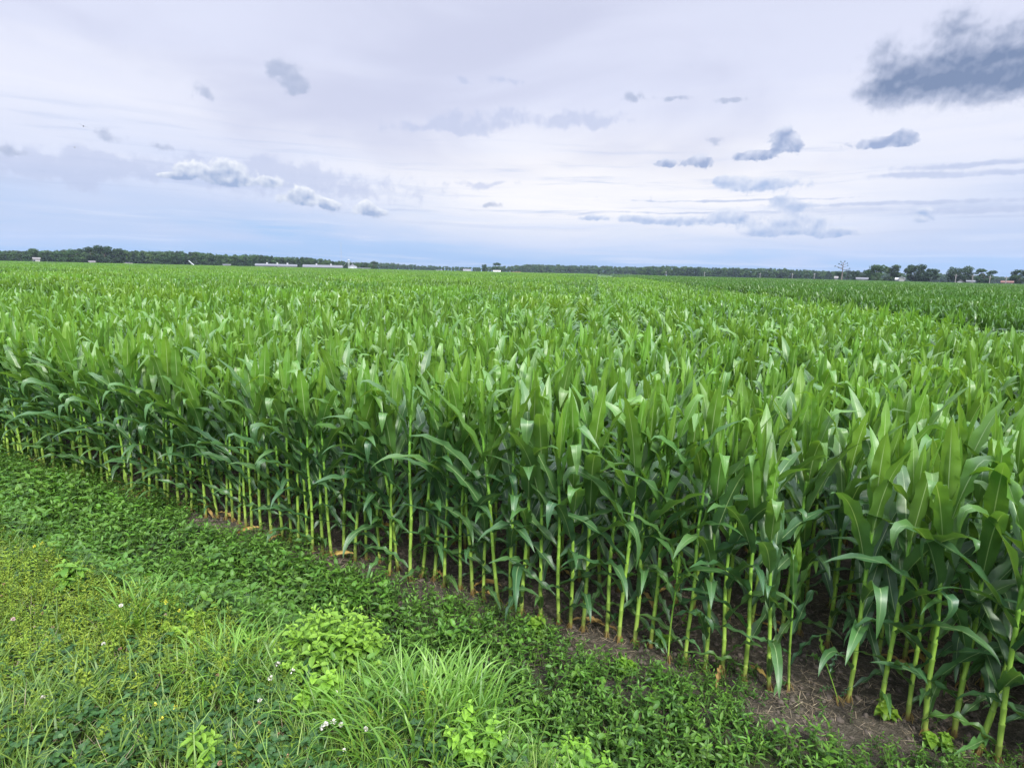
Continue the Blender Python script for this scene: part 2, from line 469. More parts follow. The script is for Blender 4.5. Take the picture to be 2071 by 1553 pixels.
def nonuni(lo, a, b, hi, step, grow=1.25):
    mid = np.arange(a, b + 1e-6, step)
    def wing(st_, end):
        out, d, p = [], step, st_
        sgn = 1 if end > st_ else -1
        while (end - p) * sgn > 0:
            d *= grow; p = p + sgn * d; out.append(p)
        out[-1] = end
        return out
    return np.array(wing(a, lo)[::-1] + list(mid) + wing(b, hi))
TT = nonuni(-1300, -13, 5, 1300, .10); SS = nonuni(-1250, -3, 4.5, 60, .07)
tg, sg = np.meshgrid(TT, SS, indexing='ij')
zz = tz(tg, sg)
xy = st_xy(tg, sg)
g = MB()
g.add(np.concatenate([xy, zz[..., None]], -1).reshape(-1, 3), grid_faces(len(TT), len(SS))[:, ::-1], np.stack([tg, sg, zz], -1).reshape(-1, 3))
def soil_material():
    t = material('soil')
    at = t.node('ShaderNodeAttribute', attribute_name='lc')
    T_, S_, Z_ = t.sep(at.outputs['Vector'])
    ge = t.node('ShaderNodeNewGeometry')
    pos = ge.outputs['Position']
    n1 = t.noise(pos, 3.2, 6., .6); n2 = t.noise(pos, 26., 5., .65); n3 = t.noise(pos, 110., 3., .6)
    c = t.mix(t.mapr(n1, .3, .7), (.052, .046, .033), (.100, .088, .064))
    c = t.mix(t.math('MULTIPLY', t.mapr(n2, .45, .7), .7), c, (.19, .165, .13))
    c = t.mix(t.math('MULTIPLY', t.mapr(n3, .5, .7), .6), c, (.028, .024, .019))
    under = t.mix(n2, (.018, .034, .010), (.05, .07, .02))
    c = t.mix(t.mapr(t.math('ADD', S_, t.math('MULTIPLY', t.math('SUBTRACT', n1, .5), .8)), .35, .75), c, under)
    far = t.math('MULTIPLY', t.mapr(S_, -380., -400.), 1.)
    c = t.mix(far, c, (.06, .12, .03))
    h = t.math('ADD', t.math('MULTIPLY', n2, .7), t.math('MULTIPLY', n3, .4))
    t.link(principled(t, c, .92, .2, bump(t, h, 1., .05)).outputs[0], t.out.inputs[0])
    return t.m
M['soil'] = soil_material()
tag(g.obj('ground', M['soil']), kind='structure')

# ------------------------------------------------------------------ corn
WPROF_T = [0, .05, .2, .4, .55, .7, .82, .92, 1]
WPROF_W = [.50, .74, .95, 1., .95, .78, .55, .27, .015]
def corn_leaf(L, Wd, th0, bend, pw, az, z0, r0, rs, kink=None, twist=0., drift=0., nseg=14, nc=5, tone=.5, wave=.011, fold=.6):
    t = np.linspace(0, 1, nseg + 1)
    th = th0 + bend * t ** pw
    if kink: th = th + kink[1] * sm(t, kink[0], kink[0] + kink[2])
    dl = L / nseg
    ra = az + drift * t ** 1.5
    sx = np.sin(th); cz = np.cos(th)
    rad = np.stack([np.cos(ra), np.sin(ra), 0 * ra], 1)
    tan = sx[:, None] * rad + cz[:, None] * np.array([0, 0, 1.])
    pos = np.concatenate([[np.zeros(3)], np.cumsum((tan[:-1] + tan[1:]) / 2 * dl, 0)]) + np.array([r0 * math.cos(az), r0 * math.sin(az), z0])
    nor = -cz[:, None] * rad + sx[:, None] * np.array([0, 0, 1.])
    bi = np.cross(tan, nor)
    tw = twist * t
    bi, nor = np.cos(tw)[:, None] * bi + np.sin(tw)[:, None] * nor, -np.sin(tw)[:, None] * bi + np.cos(tw)[:, None] * nor
    wd = np.interp(t, WPROF_T, WPROF_W) * Wd / 2
    vf = np.interp(t, [0, .12, .5, 1], [1.25, fold, fold * .45, fold * .5])
    c = np.linspace(-1, 1, nc)
    ph = rs.uniform(0, 6.28, 2); fr = rs.uniform(3.2, 5.5)
    env = np.sin(np.pi * np.clip(t * 1.15, 0, 1)) ** .8
    V = np.zeros((nseg + 1, nc, 3)); A = np.zeros_like(V)
    for k, cc in enumerate(c):
        side = ph[0] if cc < 0 else ph[1]
        wv_ = wave * env * cc * cc * np.sin(2 * np.pi * fr * t + side)
        V[:, k] = pos + bi * (cc * wd * np.cos(vf))[:, None] + nor * (abs(cc) * wd * np.sin(vf) + wv_)[:, None]
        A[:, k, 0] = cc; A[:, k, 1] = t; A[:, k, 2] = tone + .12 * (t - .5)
    return V.reshape(-1, 3), grid_faces(nseg + 1, nc), A.reshape(-1, 3)

def corn_plant(rs, h=1.68, nl=11, lod=0, droop=1., dead=0):
    """stalk and leaves of one plant as separate builders"""
    seg, nc, sn = ((15, 5, 8), (8, 3, 5), (6, 2, 3), (4, 2, 3))[lod]
    leaves, zs = [], []
    az0 = rs.uniform(0, 6.28)
    for i in range(nl):
        f = i / (nl - 1)
        z = h * (.055 + .675 * f ** .93) + rs.uniform(-.015, .015)
        L = h * np.interp(f, [0, .3, .6, .85, 1], [.25, .37, .43, .37, .27]) * rs.uniform(.9, 1.1)
        Wd = (.9 if lod else 1.) * np.interp(f, [0, .35, .7, 1], [.044, .078, .104, .086]) * rs.uniform(.88, 1.12) * h / 1.68
        th0 = R(np.interp(f, [0, .5, .75, 1], [44, 34, 23, 7])) * rs.uniform(.6, 1.4)
        bend = R(np.interp(f, [0, .4, .7, .85, 1], [85, 78, 66, 38, 8]) * rs.uniform(.4, 1.5)) * droop
        kink = None
        if f > .35 and rs.random() < .50: kink = (rs.uniform(.62, .90), R(rs.uniform(55, 130)), rs.uniform(.04, .12))
        az = az0 + (i % 2) * math.pi + rs.normal(0, .28) + i * .05
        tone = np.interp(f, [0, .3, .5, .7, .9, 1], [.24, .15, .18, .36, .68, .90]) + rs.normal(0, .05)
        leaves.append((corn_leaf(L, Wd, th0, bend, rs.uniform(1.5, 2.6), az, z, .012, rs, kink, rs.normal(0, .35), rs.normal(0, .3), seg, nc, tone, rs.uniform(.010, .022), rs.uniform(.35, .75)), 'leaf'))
        zs.append(z)
    for k in range(2):                        # rolled whorl leaves in the middle
        leaves.append((corn_leaf(h * rs.uniform(.21, .26), .062 * h / 1.68, R(rs.uniform(2, 7)), R(rs.uniform(-3, 8)), 2, az0 + k * math.pi + rs.normal(0, .5), h * .72, .004, rs, None, rs.normal(0, .5), 0, seg, nc, 1., .003, 1.), 'leaf'))
    for k in range(dead):
        leaves.append((corn_leaf(.26, .035, R(75), R(70), 1.3, az0 + rs.uniform(0, 6), .06, .012, rs, None, rs.normal(0, 1), 0, seg, nc, rs.uniform(.2, .9), .012, .9), 'withered_leaf'))
    zt = h * .755
    P, Rd, A = [], [], []
    def ring(z, r, nd):
        P.append((.004 * math.sin(z * 9 + az0), .004 * math.cos(z * 7 + az0), z)); Rd.append(r); A.append((nd, z / zt, 0))
    r = lambda z: (.0128 - .0048 * z / zt) * h / 1.68
    if lod <= 1:
        ring(-.04, r(0) * 1.25, 0); ring(.012, r(0) * 1.22, 0); ring(.03, r(0) * 1.02, 0)
        last = .03
        for z in zs:
            nz = max(last + .012, z - .115 * h / 1.68)
            if nz > last + .02 and lod == 0:
                ring(nz - .008, r(nz) * .98, 0); ring(nz, r(nz) * 1.12, 1); ring(nz + .010, r(nz) * 1.1, .3)
            ring(max(z - .006, nz + .012), r(z) * 1.10, 0); ring(max(z + .004, nz + .02), r(z) * 1.28, .9); ring(max(z + .010, nz + .026), r(z) * .95, 0)
            last = max(z + .010, nz + .026)
        ring(zt, .004, 0)
    else:
        ring(0, r(0), 0); ring(zt, .006, 0)
    st = MB().tube(P, Rd, sn, A)
    if lod == 0:
        for k in range(5):                    # brace roots
            a = rs.uniform(0, 6.28)
            st.tube([(.012 * math.cos(a), .012 * math.sin(a), .05), (.028 * math.cos(a), .028 * math.sin(a), .02), (.036 * math.cos(a), .036 * math.sin(a), -.02)], [.003, .003, .0025], 4, [(0, .01, 0)] * 3)
    return st, leaves
def whole(rs, m=(0, 1, 2), **kw):
    st, lv = corn_plant(rs, **kw)
    b = MB().put(st)
    b.m[-1][:] = m[0]
    for i in range(len(b.m)): b.m[i][:] = m[0]
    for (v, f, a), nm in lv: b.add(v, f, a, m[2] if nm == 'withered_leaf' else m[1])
    return b

ROW_GAP, IN_ROW = .62, .146
# front row: stalk spots (along the row, out of the row) measured on the ground
from_photo = [(634,1114),(652,1121),(669,1126),(694,1128),(718,1136),(742,1133),(767,1139),(787,1160),(806,1153),(831,1174),(855,1167),(879,1174),(899,1185),(929,1194),(956,1205),(977,1215),(1008,1224),
 (1031,1231),(1054,1242),(1093,1251),(1129,1260),(1155,1267),(1180,1274),(1225,1290),(1250,1299),(1284,1306),(1317,1310),(1386,1341),(1426,1356),(1460,1362),(1506,1375),(1556,1390),(1594,1394),
 (1716,1417),(1779,1446),(1834,1442),(1870,1484),(1926,1467),(1981,1522),(2015,1535)]
front = []
for px, py in from_photo:
    d = ray(px, py); q = d * (-H / d[2])
    t_, s_ = xy_st(q[0], q[1])
    front.append((float(t_), float(np.clip(s_, -.07, .07))))
front.sort()
t_lo, t_hi = front[0][0], front[-1][0]
tt = t_lo - .1
while tt > -13:
    front.insert(0, (tt, rng.normal(0, .025))); tt -= max(.06, rng.normal(.118, .03))
tt = t_hi + .14
while tt < 4.2:
    front.append((tt, rng.normal(0, .025))); tt += max(.06, rng.normal(.135, .03))

def in_frame(x, y, z, mx=60):
    """does the spot fall inside the photograph's frame"""
    d = np.array([x, y, z - H]); cp, sp = math.cos(PITCH), math.sin(PITCH)
    fw = d[1] * cp - d[2] * sp
    if fw < .3: return False
    u, v = d[0] / fw * FPX, (d[1] * sp + d[2] * cp) / fw * FPX
    cr, sr = math.cos(ROLL), math.sin(ROLL)
    px, py = CX + u * cr + v * sr, CY + u * sr - v * cr
    return -mx < px < 2071 + mx and -mx < py < 1553 + mx

NV = 14
variants = []
for k in range(NV):
    rs = np.random.default_rng(100 + k)
    st, lv = corn_plant(rs, nl=int(rs.integers(11, 14)), dead=int(rs.random() < .3), droop=rs.uniform(.85, 1.25))
    variants.append((st.mesh('stalk', M['stalk']), [(nm, MB().add(v, f, a).mesh(nm, M['corn_leaf'] if nm == 'leaf' else M['dead_leaf'])) for (v, f, a), nm in lv]))
def short_variant(seed, h, nl, droop=.7):
    rs = np.random.default_rng(seed)
    st, lv = corn_plant(rs, h=h, nl=nl, droop=droop)
    return (st.mesh('stalk', M['stalk']), [(nm, MB().add(v, f, a).mesh(nm, M['corn_leaf'])) for (v, f, a), nm in lv])
short_form = short_variant(501, .98, 8, .5)
seedling_form = short_variant(502, .42, 5, .9)
wilted_form = short_variant(503, .80, 7, 2.2)
def set_plant(form_, t, s, label, group, sc=1., tilt=(0, 0), rz=None):
    x, y = st_xy(np.array(t), np.array(s))
    e = empty('corn_plant', (float(x), float(y), float(tz(t, s)) - .005), rng.uniform(0, 6.28) if rz is None else rz, sc, tilt)
    tag(e, label, 'corn plant', group)
    for nm, me in [('stalk', form_[0])] + form_[1]:
        o = bpy.data.objects.new(nm, me)
        COL.objects.link(o)
        o.parent = e
    return e
ORD = 'zero first second third fourth fifth sixth seventh eighth ninth tenth eleventh twelfth thirteenth fourteenth'.split()
# the front row
seen_front = [(t, s) for t, s in front if in_frame(*st_xy(np.array(t), np.array(s)), .9, 40)]
n_front = len(seen_front)
seen_set = set(seen_front)
SHORT_T = min(seen_front, key=lambda q: abs(q[0] - front[[i for i, q2 in enumerate(front)][0]][0]) * 0 + abs(q[0] - float(xy_st(*(lambda d: (d * (-H / d[2]))[:2])(ray(1594, 1394)))[0])))
right_of_short = [q for q in seen_front if q[0] > SHORT_T[0]]
extra_pts = []                                  # plants outside the frame go with the mass of the field
for t, s in front:
    tilt = (rng.normal(0, .045), rng.normal(0, .045)); sc = float(np.clip(rng.normal(1., .06), .80, 1.10))
    v = variants[int(rng.integers(NV))]
    if (t, s) not in seen_set:
        extra_pts.append((t, s)); continue
    if (t, s) == SHORT_T:
        set_plant(short_form, t, s, 'short young corn plant with an upright pointed whorl between two full-height front row plants', 'corn plants of the front row', 1., (.02, .05))
        continue
    if (t, s) in right_of_short:
        k = len(right_of_short) - right_of_short.index((t, s))
        lab = f'full-height corn plant in the front row, {ORD[k]} stalk from the right edge of the photo' if k < len(ORD) else 'full-height corn plant of the front row'
    else:
        lab = 'full-height corn plant in the front row, somewhere left of the short young corn plant'
    set_plant(v, t, s, lab, 'corn plants of the front row', sc, tilt)
# odd plants at the foot of the front row
def gt(px, py):
    d = ray(px, py); q = d * (-H / d[2]); return [float(a) for a in xy_st(q[0], q[1])]
a_ = gt(1695, 1422); set_plant(seedling_form, a_[0], a_[1], 'stunted corn seedling with few narrow leaves leaning over bare soil at the front row', 'stunted corn plants at the field edge', 1., (.1, -.35))
a_ = gt(1350, 1338); set_plant(wilted_form, a_[0], a_[1], 'thin pale corn plant with limp hanging leaves squeezed into the front row', 'stunted corn plants at the field edge', 1., (.05, .03))
# second and third rows, whole
ROWNAME = {1: 'second', 2: 'third'}
n_ind = n_front + 2
for r_ in (1, 2):
    tt = -14.
    while tt < 6:
        tt += max(.05, rng.normal(IN_ROW, .03))
        s = -r_ * ROW_GAP + rng.normal(0, .03)
        x, y = st_xy(np.array(tt), np.array(s))
        if in_frame(x, y, 1.3, 0) and n_ind < 299:
            set_plant(variants[int(rng.integers(NV))], tt, s, f'full-height corn plant in the {ROWNAME[r_]} row, behind the front row stalks', f'corn plants of the {ROWNAME[r_]} row', float(np.clip(rng.normal(1., .045), .86, 1.08)), (rng.normal(0, .035), rng.normal(0, .035)))
            n_ind += 1
        else:
            extra_pts.append((tt, s))
tt = 6.
while tt > -14:                                 # fourth row, from the right as far as the number of single plants reaches
    s = -3 * ROW_GAP + rng.normal(0, .03)
    x, y = st_xy(np.array(tt), np.array(s))
    if in_frame(x, y, 1.3, 0) and n_ind < 299:
        set_plant(variants[int(rng.integers(NV))], tt, s, 'full-height corn plant in the fourth row, in the right-hand part of the field edge', 'corn plants of the fourth row', float(np.clip(rng.normal(1., .045), .86, 1.08)), (rng.normal(0, .035), rng.normal(0, .035)))
        n_ind += 1
    else:
        extra_pts.append((tt, s))
    tt -= max(.05, rng.normal(IN_ROW, .03))
print('INDIVIDUAL CORN', n_ind, n_front)

# the rest of the light-green field: one object
forms = []
for k in range(8):
    forms.append(form(whole(np.random.default_rng(200 + k), nl=int(rng.integers(10, 13)), droop=rng.uniform(.85, 1.25), lod=0), f'a plant {k:02d}', [M['stalk'], M['corn_leaf'], M['dead_leaf']]))
n_full = len(forms)
PW, PL = 2.48, 2.6                             # a plot of four rows
def plot(seed, lod, mats, hmul=1., pw=PW, pl=PL, gap=ROW_GAP, inr=IN_ROW, droop=1.):
    rs = np.random.default_rng(seed)
    kinds = [whole(rs, nl=int(rs.integers(10, 12)), lod=lod, h=1.68 * hmul * rs.uniform(.94, 1.05), droop=droop * rs.uniform(.85, 1.3)) for _ in range(9)]
    b = MB()
    for i in range(int(round(pw / gap))):
        y = -pl / 2 + rs.uniform(0, inr)
        while y < pl / 2:
            b.put(kinds[int(rs.integers(9))], off=((i + .5) * gap - pw / 2 + rs.normal(0, .03), y, 0), sc=rs.uniform(.93, 1.07), rz=rs.uniform(0, 6.28), tilt=(rs.normal(0, .04), rs.normal(0, .04)))
            y += max(.06, rs.normal(inr, .03))
    return form(b, f'plot', mats)
corn_mats = [M['stalk'], M['corn_far'], M['dead_leaf']]
def named_plots(prefix, n, seed, *a, **k):
    out = []
    for i in range(n):
        o = plot(seed + i, *a, **k); o.name = f'{prefix} {i:02d}'; out.append(o)
    return out
mid = named_plots('b plot', 5, 300, 1, corn_mats)
FW, FL = 9.92, 10.4
far = named_plots('c plot', 4, 340, 3, corn_mats, pw=FW, pl=FL, inr=.25)
forms += mid + far
HEAD_ROWS = 9
EDGE_X = (9.15, 11.8)                           # a spot on the light field's right-hand edge
def right_of_edge(x, y):
    return (np.asarray(x) - EDGE_X[0]) * RPER[0] + (np.asarray(y) - EDGE_X[1]) * RPER[1]
pts, rots, scs, ids = [], [], [], []
def addp(x, y, rz, sc, k, z=0., tilt=(0., 0.)):
    pts.append((x, y, z)); rots.append((tilt[0], tilt[1], rz)); scs.append(sc); ids.append(k)
for t, s in extra_pts:
    x, y = st_xy(np.array(t), np.array(s))
    if right_of_edge(x, y) < 0: addp(x, y, rng.uniform(0, 6.28), rng.normal(1, .045), rng.integers(n_full))
for r_ in range(4, HEAD_ROWS):
    tt = -24.
    while tt < 13:
        tt += max(.05, rng.normal(IN_ROW, .03))
        x, y = st_xy(np.array(tt), np.array(-r_ * ROW_GAP + rng.normal(0, .03)))
        if right_of_edge(x, y) < 0: addp(x, y, rng.uniform(0, 6.28), rng.normal(1, .045), rng.integers(n_full), 0, (rng.normal(0, .035), rng.normal(0, .035)))
def keep(x, y, margin=10.):
    return y > -3 and abs(math.degrees(math.atan2(x, y))) < 40 + margin
NEAR_R, MID_R, FAR_R = 15., 130., 430.
n_near = len(pts)
for i in range(-80, 40):
    pr = i * ROW_GAP
    y = -12.
    while y < NEAR_R + 6:
        y += max(.05, rng.normal(IN_ROW, .03))
        x_, y_ = RPER * pr + RDIR * y + np.array([EDGE_X[0], 0]) * 0
        if right_of_edge(x_, y_) > -.2 or D0 - np.dot((x_, y_), NRM) > -HEAD_ROWS * ROW_GAP - .1: continue
        if math.hypot(x_, y_) > NEAR_R or not keep(x_, y_): continue
        addp(x_ + rng.normal(0, .03), y_, rng.uniform(0, 6.28), rng.normal(1, .045), rng.integers(n_full), 0, (rng.normal(0, .035), rng.normal(0, .035)))
def cover(w_, l_, r0, r1, k0, kn, inside, sc=1., fld=None):
    nx, ny = int(r1 / w_) + 2, int(r1 / l_) + 2
    for i in range(-nx, nx):
        for j in range(-2, ny):
            x, y = RPER * ((i + .5) * w_) + RDIR * ((j + .5) * l_)
            d = math.hypot(x, y)
            if r0 <= d < r1 and keep(x, y) and inside(x, y):
                yield x, y, int(k0 + rng.integers(kn))
light = lambda x, y: right_of_edge(x, y) < -PW / 2 and D0 - x * NRM[0] - y * NRM[1] < -HEAD_ROWS * ROW_GAP - 1.2
for x, y, k in cover(PW, PL, NEAR_R, MID_R, n_full, 5, light): addp(x, y, -ROWA + (math.pi if rng.random() < .5 else 0), rng.uniform(.95, 1.05), k)
lightf = lambda x, y: right_of_edge(x, y) < -FW / 2
for x, y, k in cover(FW, FL, MID_R - 4, FAR_R, n_full + 5, 4, lightf): addp(x, y, -ROWA + (math.pi if rng.random() < .5 else 0), rng.uniform(.95, 1.05), k)
print('CORN INSTANCES', len(pts), n_near)
tag(scatter('corn_field', forms, pts, rots, scs, ids), 'light green corn standing in rows behind the first rows, out to the far woods', 'corn', kind='stuff')

# the dark-green field beyond the lane on the right
LANE = 2.0
dm = [M['stalk'], M['corn_dark'], M['dead_leaf']]
dforms = named_plots('d plot', 5, 400, 1, dm, hmul=1.0, droop=1.5) + named_plots('e plot', 3, 440, 3, dm, hmul=1.0, pw=FW, pl=FL, inr=.25, droop=1.5)
pts, rots, scs, ids = [], [], [], []
darkin = lambda x, y: right_of_edge(x, y) > LANE + PW / 2
for x, y, k in cover(PW, PL, 0., MID_R, 0, 5, darkin): addp(x, y, -ROWA + (math.pi if rng.random() < .5 else 0), rng.uniform(.95, 1.05), k)
darkf = lambda x, y: right_of_edge(x, y) > LANE + FW / 2
for x, y, k in cover(FW, FL, MID_R - 4, FAR_R, 5, 3, darkf): addp(x, y, -ROWA + (math.pi if rng.random() < .5 else 0), rng.uniform(.95, 1.05), k)
tag(scatter('dark_corn_field', dforms, pts, rots, scs, ids), 'darker green corn of the neighbouring field beyond the gap at right', 'corn', kind='stuff')

# ------------------------------------------------------------------ the weedy bank
M['weed'] = leafy('weed leaf', (.014, .050, .011), (.130, .290, .026), (.2, .45, .04), .28, .5, .45, var=.35, rib=(.12, .26, .06), ribw=.10)  # pale tips; dark end deepened to paint shade between the shoots
M['meadow'] = leafy('meadow herb leaf', (.14, .235, .022), (.25, .350, .034), (.45, .5, .05), .3, .6, .3, var=.35, hue=.03)
M['clover'] = leafy('clover leaf', (.020, .070, .018), (.060, .150, .030), (.15, .35, .03), .25, .5, .45, var=.4)
M['grass'] = leafy('grass blade', (.075, .160, .026), (.22, .35, .065), (.35, .5, .08), .35, .45, .5, var=.5, hue=.03)
M['tussock'] = leafy('tussock blade', (.080, .20, .026), (.23, .41, .055), (.35, .6, .07), .35, .42, .5, var=.25)
M['nettle'] = leafy('bright herb leaf', (.045, .165, .022), (.275, .465, .042), (.35, .6, .06), .33, .5, .4, var=.2, rib=(.10, .24, .03), ribw=.08)
M['straw'] = leafy('straw', (.14, .11, .075), (.42, .35, .24), (.3, .25, .15), .1, .7, .2, var=.5)
M['petal_white'] = leafy('white petal', (.55, .52, .48), (.85, .84, .80), (.6, .6, .55), .3, .6, .3, var=.2)
M['petal_brown'] = leafy('spent blossom', (.16, .09, .05), (.40, .24, .15), (.2, .1, .05), .2, .7, .2, var=.5)
M['petal_yellow'] = leafy('yellow petal', (.62, .60, .05), (.80, .78, .12), (.7, .6, .05), .3, .6, .3, var=.2)
M['petal_pink'] = leafy('pink blossom', (.42, .25, .30), (.62, .46, .46), (.5, .3, .3), .3, .6, .3, var=.4)
M['herb_stem'] = leafy('herb stem', (.07, .14, .03), (.14, .24, .05), (.1, .2, .03), .1, .6, .3, var=.3)
M['clod'] = plain('clod', (.11, .092, .074), .95, .4, 14.)

def blade(mb, base, az, L, wd, th0, bend, pw=1.6, n=6, tone=.5, m=0, twist=0., fold=0.):
    t = np.linspace(0, 1, n + 1)
    th = th0 + bend * t ** pw
    rad = np.array([math.cos(az), math.sin(az), 0])
    tan = np.sin(th)[:, None] * rad + np.cos(th)[:, None] * np.array([0, 0, 1.])
    pos = np.concatenate([[np.zeros(3)], np.cumsum((tan[:-1] + tan[1:]) / 2 * L / n, 0)]) + np.asarray(base)
    a2 = twist * t
    side = np.array([-math.sin(az), math.cos(az), 0])
    nor = np.cross(tan, side)
    bi = np.cos(a2)[:, None] * side + np.sin(a2)[:, None] * nor
    wv_ = wd / 2 * np.clip(np.interp(t, [0, .3, .7, 1], [.7, 1, .7, .03]), 0, 1)
    V = np.stack([pos - bi * wv_[:, None], pos + bi * wv_[:, None]], 1)
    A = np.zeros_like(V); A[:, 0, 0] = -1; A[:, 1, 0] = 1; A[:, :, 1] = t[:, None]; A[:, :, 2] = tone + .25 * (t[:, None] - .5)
    mb.add(V.reshape(-1, 3), grid_faces(n + 1, 2), A.reshape(-1, 3), m)

LSHAPE = {'lance': [(0, .12), (.2, .75), (.45, 1.), (.75, .6), (1, .03)], 'oval': [(0, .25), (.2, .9), (.5, 1.), (.8, .62), (1, .03)], 'heart': [(0, .55), (.12, 1.), (.3, 1.), (.65, .6), (1, .03)]}
def broad(mb, base, az, L, wd, pitch, curl=.5, shape='lance', tone=.5, fold=.35, m=0, roll=0.):
    """small broad leaf folded along its rib; pitch is measured up from level"""
    pr = LSHAPE[shape]
    n = len(pr)
    t = np.array([p[0] for p in pr]); w_ = np.array([p[1] for p in pr]) * wd / 2
    th = pitch - curl * t
    seg = np.diff(t) * L
    tm = (th[:-1] + th[1:]) / 2
    x = np.concatenate([[0], np.cumsum(np.cos(tm) * seg)]); z = np.concatenate([[0], np.cumsum(np.sin(tm) * seg)])
    V = np.zeros((n, 3, 3)); A = np.zeros_like(V)
    for k, c in enumerate((-1, 0, 1)):
        up = abs(c) * w_ * math.sin(fold)
        V[:, k, 0] = x - np.sin(th) * up; V[:, k, 2] = z + np.cos(th) * up; V[:, k, 1] = c * w_ * math.cos(fold)
        if roll:
            y_, z_ = V[:, k, 1].copy(), V[:, k, 2].copy()
            V[:, k, 1] = y_ * math.cos(roll) - (z_ - z) * math.sin(roll); V[:, k, 2] = z + y_ * math.sin(roll) + (z_ - z) * math.cos(roll)
        A[:, k, 0] = c; A[:, k, 1] = t; A[:, k, 2] = tone
    c_, s_ = math.cos(az), math.sin(az)
    V = V @ np.array([[c_, s_, 0], [-s_, c_, 0], [0, 0, 1]]) + np.asarray(base)
    mb.add(V.reshape(-1, 3), grid_faces(n, 3), A.reshape(-1, 3), m)

def weed_shoot(rs, hgt=.16, ll=.042, wd=.013, pairs=6, shape='lance', tone=(.1, .8), stem_m=1):
    mb = MB()
    lean = rs.uniform(0, .35); la = rs.uniform(0, 6.28)
    top = np.array([math.cos(la) * lean * hgt, math.sin(la) * lean * hgt, hgt])
    mb.tube([(0, 0, -.02), top * .5 + [0, 0, .01], top], [.0022, .0018, .001], 4, [(0, 0, .3)] * 3, stem_m)
    a = rs.uniform(0, 6.28)
    for i in range(pairs):
        f = (i + .6) / pairs
        p = top * f
        k = np.interp(f, [0, .5, .85, 1], [.8, 1.05, .85, .5])
        for sd_ in (0, 1):
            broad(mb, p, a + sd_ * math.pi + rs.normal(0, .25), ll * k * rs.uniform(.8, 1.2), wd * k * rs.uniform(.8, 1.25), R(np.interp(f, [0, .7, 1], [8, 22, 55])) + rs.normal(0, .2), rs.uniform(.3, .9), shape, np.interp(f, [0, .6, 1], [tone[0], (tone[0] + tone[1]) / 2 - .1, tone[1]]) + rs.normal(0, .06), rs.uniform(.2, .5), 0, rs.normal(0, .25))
        a += 1.571 + rs.normal(0, .15)
    return mb

def field_noise(x, y, f, ph=0.):
    return .5 + .25 * (np.sin(f * x * 1.0 + 1.7 * np.sin(f * y * .63 + ph) + ph) + np.sin(f * y * 1.13 + 1.3 * np.sin(f * x * .71 + 2 * ph) + 2.1 * ph))
def strew(n, t0, t1, s0, s1, dens, seed):
    """spots on the bank, kept with the odds dens(t, s)"""
    rs = np.random.default_rng(seed)
    t = rs.uniform(t0, t1, n); s = rs.uniform(s0, s1, n)
    k = rs.random(n) < dens(t, s)
    t, s = t[k], s[k]
    xy_ = st_xy(t, s)
    # only what the frame (with a margin) can show
    d = np.stack([xy_[:, 0], xy_[:, 1]], 1)
    ang = np.degrees(np.arctan2(d[:, 0], d[:, 1]))
    k = (np.abs(ang) < 58) & (np.hypot(d[:, 0], d[:, 1]) > 1.3)
    return t[k], s[k], np.stack([xy_[k, 0], xy_[k, 1], tz(t[k], s[k])], 1), rs
def euler(rs, n, tilt): return np.stack([rs.normal(0, tilt, n), rs.normal(0, tilt, n), rs.uniform(0, 6.28, n)], 1)

# dark low weeds filling the dip between bank and corn
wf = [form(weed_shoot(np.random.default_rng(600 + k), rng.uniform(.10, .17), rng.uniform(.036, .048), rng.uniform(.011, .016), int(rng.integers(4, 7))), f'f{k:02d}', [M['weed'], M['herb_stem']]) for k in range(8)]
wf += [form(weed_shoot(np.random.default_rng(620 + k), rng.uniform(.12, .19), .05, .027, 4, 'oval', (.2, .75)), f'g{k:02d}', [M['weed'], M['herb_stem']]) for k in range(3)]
def soil_gap(t, s):
    # bare soil strip in front of the stalks, widening to the right
    lim = np.interp(t, [-8, -6.5, -5, -3, -1.5, -.6, .3, 1.2, 2], [-.35, -.12, .06, .04, .02, .13, .19, .10, .05]) + .24 * (field_noise(t, s, 5.) - .5) * 2
    return sm(s, lim - .05, lim + .14)
def wd_(t, s): return np.maximum(soil_gap(t, s), .035) * sm(s, 1.75, 1.40) * np.clip(.6 + 1.0 * field_noise(t, s, 3.3, .4), .5, 1)
t, s, p, rs = strew(21000, -12, 2.2, -.5, 1.75, wd_, 1)
near_w = sm(s, .0, .6)
big = np.where(field_noise(t, s, 2.1, 1.) > .62, 1.2, 1.)
idx = np.where(rs.random(len(t)) < np.interp(t, [-8, -4, -1.5, 0], [.35, .25, .12, .03]), rs.integers(8, 11, len(t)), rs.integers(0, 8, len(t)))
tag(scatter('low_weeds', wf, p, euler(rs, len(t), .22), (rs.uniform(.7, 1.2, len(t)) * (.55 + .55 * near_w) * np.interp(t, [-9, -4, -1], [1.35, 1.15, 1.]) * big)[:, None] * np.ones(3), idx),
    'low dark green leafy weeds carpeting the dip between grass bank and corn', 'weeds', kind='stuff')

